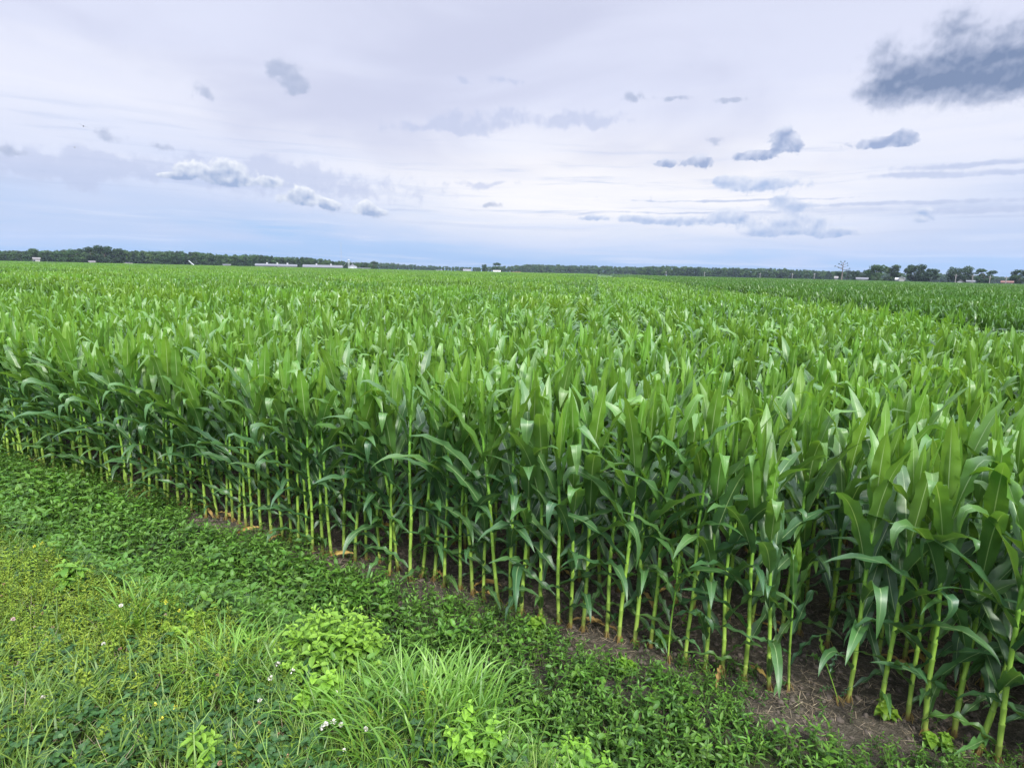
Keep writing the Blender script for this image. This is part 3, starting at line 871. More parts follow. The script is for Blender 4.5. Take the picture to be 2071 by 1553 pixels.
# yellowish meadow herbs on the bank at the left
mf = []
for k in range(7):
    rs_ = np.random.default_rng(640 + k)
    mb = weed_shoot(rs_, rs_.uniform(.10, .18), .027, .0080, 9, 'lance', (.25, .75))
    mf.append(form(mb, f'h{k:02d}', [M['meadow'], M['herb_stem']]))
def md(t, s): return sm(s, 1.42, 1.60) * np.clip(sm(t + .55 * (s - 1.6), -2.1, -3.0) * 1.0 + .08, 0, 1) * np.clip(.5 + field_noise(t, s, 2.6, .9), .5, 1)
t, s, p, rs = strew(26000, -11, 1., 1.35, 3.6, md, 2)
tag(scatter('meadow_herbs', mf, p, euler(rs, len(t), .3), rs.uniform(.65, 1.25, len(t))), 'yellowish green fine-leaved herbs on the bank top at left', 'meadow herbs', kind='stuff')

# clover mat
cf = []
for k in range(5):
    rs_ = np.random.default_rng(660 + k); mb = MB()
    for j in range(6):
        a = rs_.uniform(0, 6.28); r_ = rs_.uniform(0, .05); hz = rs_.uniform(.03, .09)
        b = np.array([r_ * math.cos(a), r_ * math.sin(a), hz])
        mb.tube([(b[0] * .5, b[1] * .5, -.01), b], [.001, .0008], 3, [(0, 0, .3)] * 2, 1, False)
        a0 = rs_.uniform(0, 6.28)
        for q in range(3):
            broad(mb, b, a0 + q * 2.09, rs_.uniform(.014, .022), rs_.uniform(.012, .018), rs_.normal(.1, .25), .3, 'oval', rs_.uniform(.1, .8), .2, 0, rs_.normal(0, .2))
    cf.append(form(mb, f'i{k:02d}', [M['clover'], M['herb_stem']]))
def cd(t, s): return sm(s, 1.45, 1.7) * (1 - .8 * sm(t + .9 * (s - 1.6), -2.3, -3.1)) * np.clip(.55 + .6 * field_noise(t, s, 2.2, 2.), .4, 1)
t, s, p, rs = strew(9000, -7, 1.6, 1.4, 3.4, cd, 3)
tag(scatter('clover_mat', cf, p, euler(rs, len(t), .15), rs.uniform(.8, 1.3, len(t))), 'dark low clover leaves covering the ground between the grass blades', 'clover', kind='stuff')

# loose grass over the bank
gf = []
for k in range(8):
    rs_ = np.random.default_rng(680 + k); mb = MB()
    for j in range(int(rs_.integers(4, 8))):
        a = rs_.uniform(0, 6.28)
        blade(mb, (rs_.normal(0, .015), rs_.normal(0, .015), -.01), a, rs_.uniform(.11, .26), rs_.uniform(.004, .007), R(rs_.uniform(8, 35)), R(rs_.uniform(20, 95)), rs_.uniform(1.2, 2.2), 6, rs_.uniform(.1, .9), 0, rs_.normal(0, .6))
    gf.append(form(mb, f'j{k:02d}', M['grass']))
def gd(t, s):
    left = .15 + .85 * sm(t + .55 * (s - 1.6), -3.2, -2.2)
    return sm(s, 1.38, 1.62) * np.clip(.10 + .75 * np.maximum(left, sm(s, 2.2, 2.7)) * np.clip(.25 + field_noise(t, s, 3.1, 3.), .2, 1), 0, 1)
t, s, p, rs = strew(12500, -10, 1.8, 1.35, 3.6, gd, 4)
tag(scatter('bank_grass', gf, p, euler(rs, len(t), .18), rs.uniform(.7, 1.2, len(t))), 'loose green grass blades growing over the near bank', 'grass', kind='stuff')
# fine pale dead blades low in the sward
hf = []
for k in range(4):
    rs_ = np.random.default_rng(700 + k); mb = MB()
    for j in range(6):
        blade(mb, (rs_.normal(0, .03), rs_.normal(0, .03), 0), rs_.uniform(0, 6.28), rs_.uniform(.08, .2), .0025, R(rs_.uniform(45, 80)), R(rs_.uniform(5, 40)), 1.5, 4, rs_.uniform(.2, .9))
    hf.append(form(mb, f'k{k:02d}', M['straw']))
t, s, p, rs = strew(4200, -9, 1.8, .3, 3.6, lambda t, s: .12 + .25 * sm(s, 1.4, 1.6) + .5 * sm(s, 1.8, 2.4), 5)
tag(scatter('dry_grass', hf, p, euler(rs, len(t), .2), rs.uniform(.7, 1.2, len(t))), 'dry straw-coloured blades low in the bank sward', 'dry grass', kind='stuff')
# straw and dead leaf bits on the bare soil
lf = []
for k in range(5):
    rs_ = np.random.default_rng(720 + k); mb = MB()
    for j in range(7):
        a = rs_.uniform(0, 6.28); L = rs_.uniform(.03, .11); c_ = np.array([rs_.normal(0, .06), rs_.normal(0, .06), rs_.uniform(.003, .012)])
        blade(mb, c_, a, L, rs_.uniform(.0012, .004), R(rs_.uniform(82, 92)), R(rs_.uniform(-8, 12)), 1, 3, rs_.uniform(0, 1))
    lf.append(form(mb, f'l{k:02d}', M['straw']))
t, s, p, rs = strew(6500, -8, 3.2, -1.6, .6, lambda t, s: .85 * (1 - soil_gap(t, s)) * np.clip(field_noise(t, s, 4.2, .3) * 1.3, .1, 1), 6)
tag(scatter('straw_litter', lf, p, euler(rs, len(t), .06), rs.uniform(.6, 1.2, len(t))), 'pale straw bits strewn on the bare soil at the foot of the corn', 'litter', kind='stuff')
kf = []
for k in range(5):
    rs_ = np.random.default_rng(740 + k); mb = MB()
    n, m_ = 6, 8
    th, ph = np.meshgrid(np.linspace(.02, 3.12, n), np.linspace(0, 6.2832, m_), indexing='ij')
    rr = 1 + .35 * np.sin(3 * ph + k) * np.sin(2 * th + k) + rs_.normal(0, .12, th.shape); rr[:, -1] = rr[:, 0]
    mb.add(np.stack([rr * np.sin(th) * np.cos(ph), rr * np.sin(th) * np.sin(ph), .6 * rr * np.cos(th)], -1).reshape(-1, 3), grid_faces(n, m_)[:, ::-1])
    kf.append(form(mb, f'm{k:02d}', M['clod']))
t, s, p, rs = strew(11000, -7, 3., -1.2, .6, lambda t, s: .8 * (1 - .8 * soil_gap(t, s)), 7)
tag(scatter('soil_clods', kf, p, euler(rs, len(t), .5), .004 + .020 * rs.random(len(t)) ** 4), 'small crumbs and clods of grey-brown soil by the corn stalks', 'clods', kind='stuff')

# grass tussocks
def tussock(t, s, r_, n, hgt, label, seed, mat='tussock'):
    rs_ = np.random.default_rng(seed); mb = MB()
    for j in range(n):
        a = rs_.uniform(0, 6.28); q = r_ * math.sqrt(rs_.random())
        b = (q * math.cos(a), q * math.sin(a), -.02)
        out = a + rs_.normal(0, .9)
        blade(mb, b, out, hgt * rs_.uniform(.65, 1.2), rs_.uniform(.007, .0125), R(rs_.uniform(2, 14)) + .35 * q / r_, R(rs_.uniform(35, 125)), rs_.uniform(1.6, 2.8), 8, rs_.uniform(.1, .95), 0, rs_.normal(0, .5))
    x, y = st_xy(np.array(t), np.array(s))
    o = mb.obj('grass_tussock', M[mat])
    o.location = (float(x), float(y), float(tz(t, s)))
    tag(o, label, 'grass tussock', 'tall grass tussocks on the bank')
def gz(px, py, z):
    d = ray(px, py); q = d * ((z - H) / d[2]); return [float(a) for a in xy_st(q[0], q[1])]
a_ = gz(460, 1330, .42); tussock(a_[0], a_[1], .22, 250, .27, 'bright green arching grass tussock immediately left of the big pale-leaved bush', 801)
a_ = gz(860, 1440, .42); tussock(a_[0], a_[1], .34, 430, .30, 'largest bright grass tussock, between the two pale-leaved bushes', 802)
a_ = gz(700, 1430, .42); tussock(a_[0], a_[1], .20, 160, .27, 'medium grass tussock in front of the big pale-leaved bush', 803)
a_ = gz(270, 1215, .46); tussock(a_[0], a_[1], .16, 110, .30, 'thin grass tussock on the bank brow among yellowish herbs', 804)
a_ = gz(180, 1390, .46); tussock(a_[0], a_[1], .20, 60, .20, 'sparse grass tussock amid yellowish herbs and clover', 805, 'grass')
a_ = gz(60, 1450, .48); tussock(a_[0], a_[1], .22, 100, .20, 'dull green grass tussock at the lower left corner of the photo', 806, 'grass')

# pale bright-leaved bushes on the brow of the bank
def herb_bush(t, s, rx, hgt, n, label, seed, ll=.06, wd=.034, shape='oval', tone=(.15, .8), mat='nettle', name='leafy_weed', cat='weed bush', group='pale leafy weed bushes'):
    rs_ = np.random.default_rng(seed); lv, stm = MB(), MB()
    for j in range(n):
        a = rs_.uniform(0, 6.28); q = math.sqrt(rs_.random())
        tipx = np.array([rx * q * math.cos(a), rx * q * math.sin(a), hgt * (1 - .55 * q ** 2.2) * rs_.uniform(.8, 1.05)])
        b0 = tipx * [.35, .35, 0]
        stm.tube([b0 + [0, 0, -.02], (b0 + tipx) / 2 + [0, 0, .02], tipx], [.003, .0025, .0015], 4, [(0, 0, .5)] * 3, 0, False)
        ang = rs_.uniform(0, 6.28)
        for i in range(6):
            f = 1 - i * .13
            p_ = b0 + (tipx - b0) * f + [0, 0, .02 * math.sin(3.14 * f)]
            k = (.45, .85, 1.1, 1.15, 1.1, 1.)[i]
            for sd_ in (0, 1):
                broad(lv, p_, ang + sd_ * math.pi + rs_.normal(0, .2), ll * k * rs_.uniform(.8, 1.15), wd * k * rs_.uniform(.85, 1.15), R((50, 15, -2, -12, -15, -20)[i]) + rs_.normal(0, .15), rs_.uniform(.4, .9), shape, tone[1] - i * (tone[1] - tone[0]) / 5 + rs_.normal(0, .05), rs_.uniform(.2, .45), 0, rs_.normal(0, .2))
            ang += 1.571
    x, y = st_xy(np.array(t), np.array(s))
    e = empty(name, (float(x), float(y), float(tz(t, s))))
    tag(e, label, cat, group)
    lv.obj('leaves', M[mat], e); stm.obj('stems', M['herb_stem'], e)
a_ = gz(672, 1325, .36); herb_bush(a_[0], a_[1], .31, .36, 84, 'big rounded weed bush of pale yellow-green pointed leaves at the edge of the dark weeds', 821, .058, .030)
a_ = gz(1165, 1545, .30); herb_bush(a_[0], a_[1], .24, .27, 34, 'pale yellow-green weed bush cut by the bottom edge of the photo', 822, .045, .026)
a_ = gz(655, 1415, .40); herb_bush(a_[0], a_[1], .12, .24, 11, 'small pale vine-leaved weed rising from the grass below the big bush', 823, .050, .042, 'heart')
a_ = gz(960, 1490, .42); herb_bush(a_[0], a_[1], .15, .27, 13, 'small yellow-green weed growing out of the largest grass tussock', 824, .045, .032, 'heart')
a_ = gz(375, 1250, .45); herb_bush(a_[0], a_[1], .12, .16, 9, 'little yellow-green heart-leaved weed beside yellow blossoms on the brow', 825, .045, .042, 'heart')
a_ = gz(400, 1480, .50); herb_bush(a_[0], a_[1], .09, .18, 7, 'low upright weed with pale pointed leaves among the clover blossoms', 826, .06, .025, 'lance')
a_ = gz(140, 1165, .45); herb_bush(a_[0], a_[1], .10, .22, 8, 'broad-leaved weed sticking up where yellowish herbs meet the dark weeds', 827, .08, .04, 'oval', (.0, .6))
for k, (px, py, lab) in enumerate([(1262, 1365, 'small heart-leaved vine seedling on straw-littered soil'), (1345, 1310, 'tiny heart-leaved seedling by an orange dead corn leaf'), (1262, 1350, ''),
        (1900, 1510, 'heart-leaved vine creeping at the foot of the last corn stalks'), (1780, 1455, 'heart-leaved vine curling round a front corn stalk base'), (1090, 1290, 'upright seedling with two big pale leaves near the dark weeds'), (1140, 1320, '')]):
    if not lab: continue
    a_ = gz(px, py, 0); herb_bush(a_[0], a_[1], .07, .10 if k != 5 else .17, 4, lab, 840 + k, .045, .04, 'heart', (.2, .7), 'nettle', 'vine_seedling', 'seedling', 'heart-leaved seedlings at the corn edge')

# blossoms
def head(mb, c, r_, n, rs_, m, tone=(.2, .9)):
    for j in range(n):
        a = rs_.uniform(0, 6.28); b = math.acos(rs_.uniform(-.5, 1))
        d = np.array([math.sin(b) * math.cos(a), math.sin(b) * math.sin(a), math.cos(b)])
        u = np.cross(d, [.3, .5, .8]); u /= np.linalg.norm(u); v = np.cross(d, u)
        q = c + d * r_ * .35; e_ = c + d * r_
        mb.add([q - u * r_ * .12, q + u * r_ * .12, e_ + u * r_ * .22, e_ - u * r_ * .22], [(0, 1, 2, 3)], [(0, 0, rs_.uniform(*tone))] * 4, m)
def blossom_form(rs_, hgt, r_, n):
    top = np.array([rs_.normal(0, .02), rs_.normal(0, .02), hgt])
    s_ = MB().tube([(0, 0, -.02), top * .5, top], [.0012, .001, .0009], 4, [(0, 0, .5)] * 3, 0, False)
    h_ = MB(); head(h_, top, r_, n, rs_, 0)
    return s_.mesh('stem', M['herb_stem']), h_
def blossoms(name, label, cat, group, mat, n, dens, tr, sr, seed, hgt, r_, np_, mats=None):
    rs0 = np.random.default_rng(seed)
    fs = []
    for k in range(4):
        st_, h_ = blossom_form(rs0, hgt * rs0.uniform(.8, 1.2), r_, np_)
        fs.append((st_, h_.mesh('flower_head', M[mat])))
    t, s, p, rs = strew(n, *tr, *sr, dens, seed)
    for q in p:
        if not in_frame(*q[:2], q[2] + hgt, 0): continue
        e = empty(name, tuple(float(x) for x in q), rs.uniform(0, 6.28), rs.uniform(.75, 1.25), (rs.normal(0, .2), rs.normal(0, .2)))
        tag(e, label, cat, group)
        f_ = fs[int(rs.integers(4))]
        for nm, me in (('stem', f_[0]), ('flower_head', f_[1])):
            o = bpy.data.objects.new(nm, me); COL.objects.link(o); o.parent = e
blossoms('clover_blossom', 'small round white clover blossom standing over the clover and grass', 'clover blossom', 'white clover blossoms', 'petal_white', 150, lambda t, s: sm(t, -4.2, -2.4) * field_noise(t, s, 3., 1.) * .7, (-5, 0), (1.75, 3.2), 31, .15, .009, 40)
blossoms('faded_clover_blossom', 'faded brownish clover blossom standing over the clover and grass', 'clover blossom', 'faded brown clover blossoms', 'petal_brown', 190, lambda t, s: sm(t, -5.2, -2.8) * field_noise(t, s, 3., 1.) * 1.1, (-6, 0), (1.75, 3.2), 32, .14, .009, 36)
blossoms('pink_blossom', 'dusty pink blossom among the yellowish herbs on the bank', 'blossom', 'dusty pink blossoms', 'petal_pink', 30, lambda t, s: .5 + 0 * t, (-6.2, -3.0), (1.6, 2.4), 33, .15, .009, 26)
def yellow(px, py, label, seed):
    a_ = gz(px, py, .5); rs_ = np.random.default_rng(seed)
    x, y = st_xy(np.array(a_[0]), np.array(a_[1]))
    e = empty('yellow_flower', (float(x), float(y), float(tz(*a_))))
    tag(e, label, 'yellow flower', 'yellow flowers on the bank')
    s_ = MB(); h_ = None
    for k in range(3):
        top = np.array([rs_.normal(0, .035), rs_.normal(0, .035), rs_.uniform(.2, .28)])
        s_.tube([(0, 0, -.02), top * .5, top], [.0016, .0013, .001], 4, [(0, 0, .5)] * 3, 0, False)
        h_ = MB(); head(h_, top, .010, 18, rs_, 0); h_.obj('flower_head', M['petal_yellow'], e)
    s_.obj('stem', M['herb_stem'], e)
yellow(344, 1470, 'cluster of yellow flowers low in the grass among white clover blossoms', 51)
yellow(345, 1240, 'yellow flowers on the bank brow beside a pale heart-leaved weed', 52)
yellow(78, 1120, 'yellow flowers on a tall stem where the herbs meet the dark weeds at far left', 53)
a_ = gz(560, 1345, .45)
def white_spray(px, py, label, seed):
    a_ = gz(px, py, .5); rs_ = np.random.default_rng(seed)
    x, y = st_xy(np.array(a_[0]), np.array(a_[1]))
    e = empty('white_flower', (float(x), float(y), float(tz(*a_))))
    tag(e, label, 'white flower', 'larger white flowers on the bank')
    s_ = MB()
    for k in range(3):
        top = np.array([rs_.normal(0, .03), rs_.normal(0, .03), rs_.uniform(.18, .26)])
        s_.tube([(0, 0, -.02), top * .5, top], [.0016, .0013, .001], 4, [(0, 0, .5)] * 3, 0, False)
        h_ = MB(); head(h_, top, .013, 20, rs_, 0); h_.obj('flower_head', M['petal_white'], e)
    s_.obj('stem', M['herb_stem'], e)
white_spray(560, 1370, 'small cluster of white flowers between left tussock and big bush', 61)
white_spray(680, 1475, 'white flower cluster in the grass near the bottom edge below the bush', 62)

# ------------------------------------------------------------------ far things: bearings from the photograph, real distances
def hy(px):                                   # height of the eye-level line at that bearing
    lo, hi = 400., 700.
    for _ in range(40):
        m_ = (lo + hi) / 2
        if ray(px, m_)[2] > 0: lo = m_
        else: hi = m_
    return lo
def at(px, dist):
    d = ray(px, hy(px)); k = dist / math.hypot(d[0], d[1])
    return float(d[0] * k), float(d[1] * k)
def z_at(px, py, dist):
    d = ray(px, py)
    return float(H + d[2] / math.hypot(d[0], d[1]) * dist)
def width_at(px0, px1, dist):
    a, b = at(px0, dist), at(px1, dist)
    return math.hypot(a[0] - b[0], a[1] - b[1])

M['tree_dark'] = leafy('dark tree foliage', (.012, .032, .012), (.032, .075, .020), (.06, .13, .02), .18, .6, .3, var=.5, hue=.03)
M['tree_mid'] = leafy('woodland foliage', (.020, .050, .014), (.060, .125, .028), (.08, .17, .02), .2, .6, .3, var=.6, hue=.04)
M['tree_pale'] = leafy('pale shrub foliage', (.06, .12, .035), (.14, .22, .08), (.12, .22, .03), .2, .6, .3, var=.5)
M['bark'] = plain('bark', (.09, .075, .06), .9, .3, 3.)
M['dead_wood'] = plain('dead wood', (.13, .11, .10), .9, .3, 3.)

def crown(rs, lobes, n, size, flat=1., z0=0.):
    """leaf clumps gathered round lobes (x, y, z, r): uneven edge, gaps between lobes"""
    mb = MB()
    tot = sum(l[3] ** 2 for l in lobes)
    for lx, ly, lz, lr in lobes:
        k = int(n * lr * lr / tot)
        d = rs.normal(size=(k, 3)); d /= np.linalg.norm(d, axis=1)[:, None]
        rr = lr * rs.uniform(.45, 1.12, k) ** .7
        c = np.array([lx, ly, lz]) + d * rr[:, None] * [1, 1, flat]
        nrm = d + rs.normal(0, .6, (k, 3)); nrm /= np.linalg.norm(nrm, axis=1)[:, None]
        u = np.cross(nrm, rs.normal(size=(k, 3))); u /= np.linalg.norm(u, axis=1)[:, None]; v = np.cross(nrm, u)
        s1 = size * rs.uniform(.5, 1.3, (k, 1)); s2 = size * rs.uniform(.4, 1.0, (k, 1))
        V = np.stack([c - u * s1, c - v * s2 * rs.uniform(.4, 1, (k, 1)), c + u * s1, c + v * s2], 1)
        tone = np.clip(.5 + .25 * d[:, 2] * 0 + rs.normal(0, .22, k) + rs.normal(0, .12), 0, 1)
        A = np.zeros((k, 4, 3)); A[:, :, 2] = tone[:, None]
        mb.add(V.reshape(-1, 3), np.arange(4 * k).reshape(k, 4), A.reshape(-1, 3))
    return mb
def lobes_round(rs, wd_, hgt, n, base=.3, rmin=.10, rmax=.2):
    """lobes of a broad-headed tree of unit height"""
    L = []
    for k in range(n):
        a = rs.uniform(0, 6.28); f = rs.uniform(0, 1)
        z = base + (hgt - base) * f
        env = math.sin(math.pi * (.18 + .72 * (1 - f) ** .8)) * wd_ / 2
        q = env * math.sqrt(rs.uniform(.2, 1)) * .8
        L.append((q * math.cos(a), q * math.sin(a), min(z, hgt - rmin * .8), rs.uniform(rmin, rmax)))
    return L
def trunk(rs, lobes, r=.022, top=.55, m=0, thin=1.):
    mb = MB()
    mb.tube([(0, 0, -.03), (.004, 0, .1), (.01, .005, top * .6), (.005, .01, top)], [r * 1.4, r, r * .8, r * .4], 8, None, m)
    for lx, ly, lz, lr in lobes[:9]:
        zb = min(top * .95, max(.12, lz * .55))
        mb.tube([(.005, .003, zb), (lx * .5, ly * .5, (zb + lz) / 2 + .02), (lx, ly, lz)], [r * .45 * thin, r * .3 * thin, r * .12 * thin], 5, None, m, False)
    return mb
def tree_meshes(seed, wd_, n=12, leaves=1500, size=.022, base=.28, mat='tree_dark', kind='round', rmin=.1, rmax=.2):
    rs = np.random.default_rng(seed)
    if kind == 'pine':
        L = []
        for k in range(n):
            f = (k + .5) / n; z = base + (.97 - base) * f; a = k * 2.4 + rs.normal(0, .4)
            q = wd_ / 2 * (1.05 - f) ** .7 * rs.uniform(.3, 1.)
            L.append((q * math.cos(a), q * math.sin(a), z, rs.uniform(rmin, rmax) * (1.1 - .5 * f)))
    else: L = lobes_round(rs, wd_, .97, n, base, rmin, rmax)
    c = crown(rs, L, leaves, size, .75)
    return c.mesh('crown', M[mat]), trunk(rs, L, top=.9 if kind == 'pine' else .55).mesh('trunk', M['bark'])
def set_tree(name, px, dist, ytop, meshes, label, cat='tree', group=None, wx=1., yb=None):
    x, y = at(px, dist)
    h = z_at(px, ytop, dist)
    e = empty(name, (x, y, 0), rng.uniform(0, 6.28)); e.scale = (h * wx, h * wx, h)
    tag(e, label, cat, group)
    for nm, me in zip(('crown', 'trunk'), meshes):
        o = bpy.data.objects.new(nm, me); COL.objects.link(o); o.parent = e
    return e
# ---- woods (each reads as one mass)
def wood_forms(prefix, n, seed, mat, wd_=.62, leaves=800, size=.050, base=.08, kind='round'):
    out = []
    for k in range(n):
        c, t_ = tree_meshes(seed + k, wd_ * rng.uniform(.85, 1.2), 11, leaves, size, base, mat, kind)
        me = bpy.data.objects.new(f'{prefix}{k:02d}', c)
        out.append(me)
    return out
def wood(name, label, sky_line, dist, depth, layers, forms_, gap, vary=.1, wx=(.9, 1.25)):
    xs = [q[0] for q in sky_line]; ys = [q[1] for q in sky_line]
    P_, Rr, Ss = [], [], []
    for l in range(layers):
        d = dist + depth * l / max(1, layers - 1)
        px = xs[0] + rng.uniform(0, 4)
        while px < xs[-1]:
            dd = d + rng.normal(0, depth / layers * .35)
            yt = np.interp(px, xs, ys)
            h = z_at(px, yt, dd) * (1 - abs(rng.normal(0, vary)) + .02) * (.90 if l == 0 else 1.)
            x, y = at(px, dd)
            P_.append((x, y, 0)); Rr.append(rng.uniform(0, 6.28)); q = h * rng.uniform(*wx); Ss.append((q, q, h))
            px += gap * rng.uniform(.55, 1.4)
    tag(scatter(name, forms_, P_, np.array(Rr), np.array(Ss)), label, 'woods', kind='stuff')
wf1 = wood_forms('n', 7, 900, 'tree_mid') + wood_forms('o', 3, 920, 'tree_dark', .5, kind='pine', base=.15)
wood('woods', 'dark green deciduous woods closing the field at far left, behind the long white farm sheds',
     [(-260, 492), (-60, 503), (0, 507), (40, 507), (100, 508), (130, 506), (180, 503), (250, 506), (300, 509), (370, 509), (430, 513), (480, 516), (520, 515), (560, 519), (640, 522), (690, 528), (735, 533), (765, 537)], 520, 60, 4, wf1, 9)
wood('far_woods', 'bluish far woods along the horizon in the middle of the view',
     [(700, 531), (760, 530), (840, 536), (960, 541), (1040, 537), (1060, 535), (1130, 536), (1200, 538), (1262, 539), (1300, 541)], 900, 60, 3, wf1[:7], 6, .12)
wood('right_woods', 'straight-topped dark woods right of centre, far behind utility poles',
     [(1288, 541), (1316, 539), (1352, 538), (1400, 540), (1468, 542), (1580, 543), (1640, 547), (1700, 550)], 700, 60, 3, wf1, 7, .07)
wood('distant_woods', 'thin bluish wood line behind the lone trees at far right',
     [(1640, 548), (1700, 549), (1780, 551), (1900, 553), (1960, 556), (2017, 559), (2071, 560), (2300, 566)], 950, 50, 3, wf1[:7], 6, .1)
sf = wood_forms('p', 4, 940, 'tree_pale', 1.4, 350, .06, .05)
wood('field_scrub', 'low pale green scrub along the far edge of the corn', [(765, 544.5), (820, 546), (900, 548), (1060, 550), (1130, 551), (1260, 553), (1300, 555)], 640, 30, 2, sf, 6, .25, (.8, 1.8))

# ---- trees one can tell apart
T_round = [tree_meshes(1000 + k, .95, 16, 2200, .040, .18, 'tree_dark', rmin=.13, rmax=.22) for k in range(3)]
T_mid = [tree_meshes(1010 + k, .85, 15, 2000, .040, .12, 'tree_mid', rmin=.12, rmax=.2) for k in range(3)]
T_open = [tree_meshes(1020 + k, .9, 22, 2200, .038, .14, 'tree_dark', rmin=.09, rmax=.16) for k in range(2)]
T_wide = [tree_meshes(1030, 1.5, 22, 3200, .042, .18, 'tree_dark', rmin=.16, rmax=.26)]
T_bush = [tree_meshes(1040, 1.3, 12, 1200, .035, .1, 'tree_mid', rmin=.18, rmax=.28)]
T_tall = [tree_meshes(1050, .42, 9, 900, .024, .2, 'tree_dark', rmin=.09, rmax=.16)]
RG = 'tall trees by the houses at right'
set_tree('broad_tree', 1774, 430, 536, T_mid[0], 'spreading green tree left of the white gabled house, with a low bush at its foot', group=RG, wx=1.28)
set_tree('broad_tree', 1800, 445, 535, T_mid[1], 'bushy tree with a light top, immediately left of the white gabled house', group=RG, wx=1.22)
set_tree('dark_tree', 1848, 430, 535, T_round[0], 'tall ragged dark tree just right of the white gabled house', group=RG, wx=1.08)
set_tree('dark_tree', 1866, 440, 546, T_round[1], 'lower dark tree leaning against the tall ragged one', group=RG, wx=1.35)
set_tree('dark_tree', 1880, 425, 544, T_open[0], 'thin open-branched dark tree right of the white gabled house', group=RG, wx=1.22)
set_tree('oak_tree', 1941, 430, 539, T_wide[0], 'broad dome-shaped dark oak behind a grey-roofed shed', group=RG, wx=1.05)
set_tree('open_tree', 1990, 425, 544, T_open[1], 'open-branched tree with gaps in its crown, right of the dome-shaped oak', group=RG, wx=1.35)
set_tree('dark_tree', 2060, 420, 544, T_round[2], 'dark two-stemmed tree at the right edge of the photo', group=RG, wx=1.08)
set_tree('dark_tree', 1752, 470, 545, T_round[1], 'mid-height dark tree above the long white trailer home', group=RG, wx=1.08)
set_tree('dark_tree', 1730, 470, 546, T_round[2], 'small dark tree left of the white trailer home', group=RG, wx=0.94)
set_tree('dark_tree', 1712, 470, 546, T_tall[0], 'narrow dark tree right beside the bare dead pine', group=RG, wx=1.76)
set_tree('dark_tree', 1696, 465, 549, T_round[0], 'low bushy tree around the foot of the dead pine', group=RG, wx=1.22)
set_tree('low_bush', 1771, 418, 556, T_bush[0], 'low rounded green bush in front of the spreading tree', 'bush', RG, .9)
CG = 'trees by the white farmhouse in the middle'
set_tree('farm_tree', 1005, 610, 531, T_round[1], 'largest rounded dark tree right beside the small white farmhouse', group=CG, wx=1.05)
set_tree('farm_tree', 979, 620, 535, T_round[0], 'rounded dark tree second in height left of the white farmhouse', group=CG, wx=.8)
set_tree('farm_tree', 966, 625, 542, T_tall[0], 'short dark reddish-green tree between white barn and farmhouse trees', group=CG, wx=1.6)
LG = 'trees standing out before the left woods'
set_tree('edge_tree', 150, 500, 501, T_mid[2], 'light green tree standing out of the left woods right of the white shed', group=LG, wx=.9)
set_tree('edge_tree', 212, 500, 497, T_round[0], 'largest dark tree, the highest hump of the left woods', group=LG, wx=1.0)
set_tree('edge_tree', 240, 505, 501, T_round[2], 'dark tree on the right shoulder of the highest hump of the woods', group=LG, wx=.9)
set_tree('edge_tree', 185, 505, 499, T_round[1], 'dark tree on the left shoulder of the highest hump of the woods', group=LG, wx=.8)
set_tree('edge_tree', 68, 500, 503, T_mid[0], 'rounded mid-green tree directly above the small white shed at far left', group=LG, wx=.9)
set_tree('edge_tree', 755, 500, 528, T_tall[0], 'narrow dark tree just right of the steel grain bin', group=LG, wx=1.6)
set_tree('edge_tree', 737, 520, 530, T_round[2], 'roundish dark tree behind the steel grain bin', group=LG, wx=1.0)
# bare dead pine
rs_ = np.random.default_rng(77)
x, y = at(1702, 455); h = z_at(1702, 531, 455)
e = empty('dead_pine', (x, y, 0)); tag(e, 'bare dead pine with a few crooked limbs rising above the lower trees', 'tree', RG)
tk, tuft = MB(), None
tk.tube([(0, 0, -.3), (.1, 0, h * .5), (.0, 0, h * .8), (.1, 0, h)], [.42, .34, .24, .10], 8)
lob = []
for zf, a, L in [(.62, 0., 4.4), (.66, 3.3, 3.2), (.72, 2.9, 4.6), (.76, .3, 3.4), (.84, 3.0, 2.6), (.88, .2, 2.8), (.95, 2.6, 1.6), (.97, .6, 1.5), (.8, 1.5, 2.4)]:
    p0 = np.array([.05, 0, h * zf]); p2 = p0 + [L * math.cos(a), L * math.sin(a), 1.1]
    tk.tube([p0, (p0 + p2) / 2 + [0, 0, -.15], p2], [.17, .13, .06], 5, None, 0, False)
    lob.append((*p2, .45))
tk.obj('trunk', M['dead_wood'], e)
crown(rs_, lob, 130, .28).obj('crown', M['tree_dark'], e)

# ---- buildings and farm things
M['white_wall'] = plain('white siding', (.34, .34, .33), .7, .06, .4)
M['metal_roof'] = plain('pale metal roof', (.15, .157, .168), .45, .08, .3)
M['grey_roof'] = plain('grey shingle roof', (.22, .21, .20), .85, .2, .6)
M['light_grey'] = plain('light grey siding', (.45, .46, .47), .7, .1, .5)
M['red_roof'] = plain('faded red roof', (.17, .09, .07), .8, .2, .6)
M['glass'] = plain('dark glass', (.03, .035, .045), .15, .2, 2., .6)
M['opening'] = plain('dark opening', (.03, .03, .03), .9, .2, 1.)
M['steel'] = plain('galvanised steel', (.52, .55, .58), .35, .1, .8, .6)
M['pole_wood'] = plain('pole wood', (.24, .23, .22), .9, .25, 2.)
M['brick_red'] = plain('rusty red paint', (.34, .16, .10), .8, .3, .8)

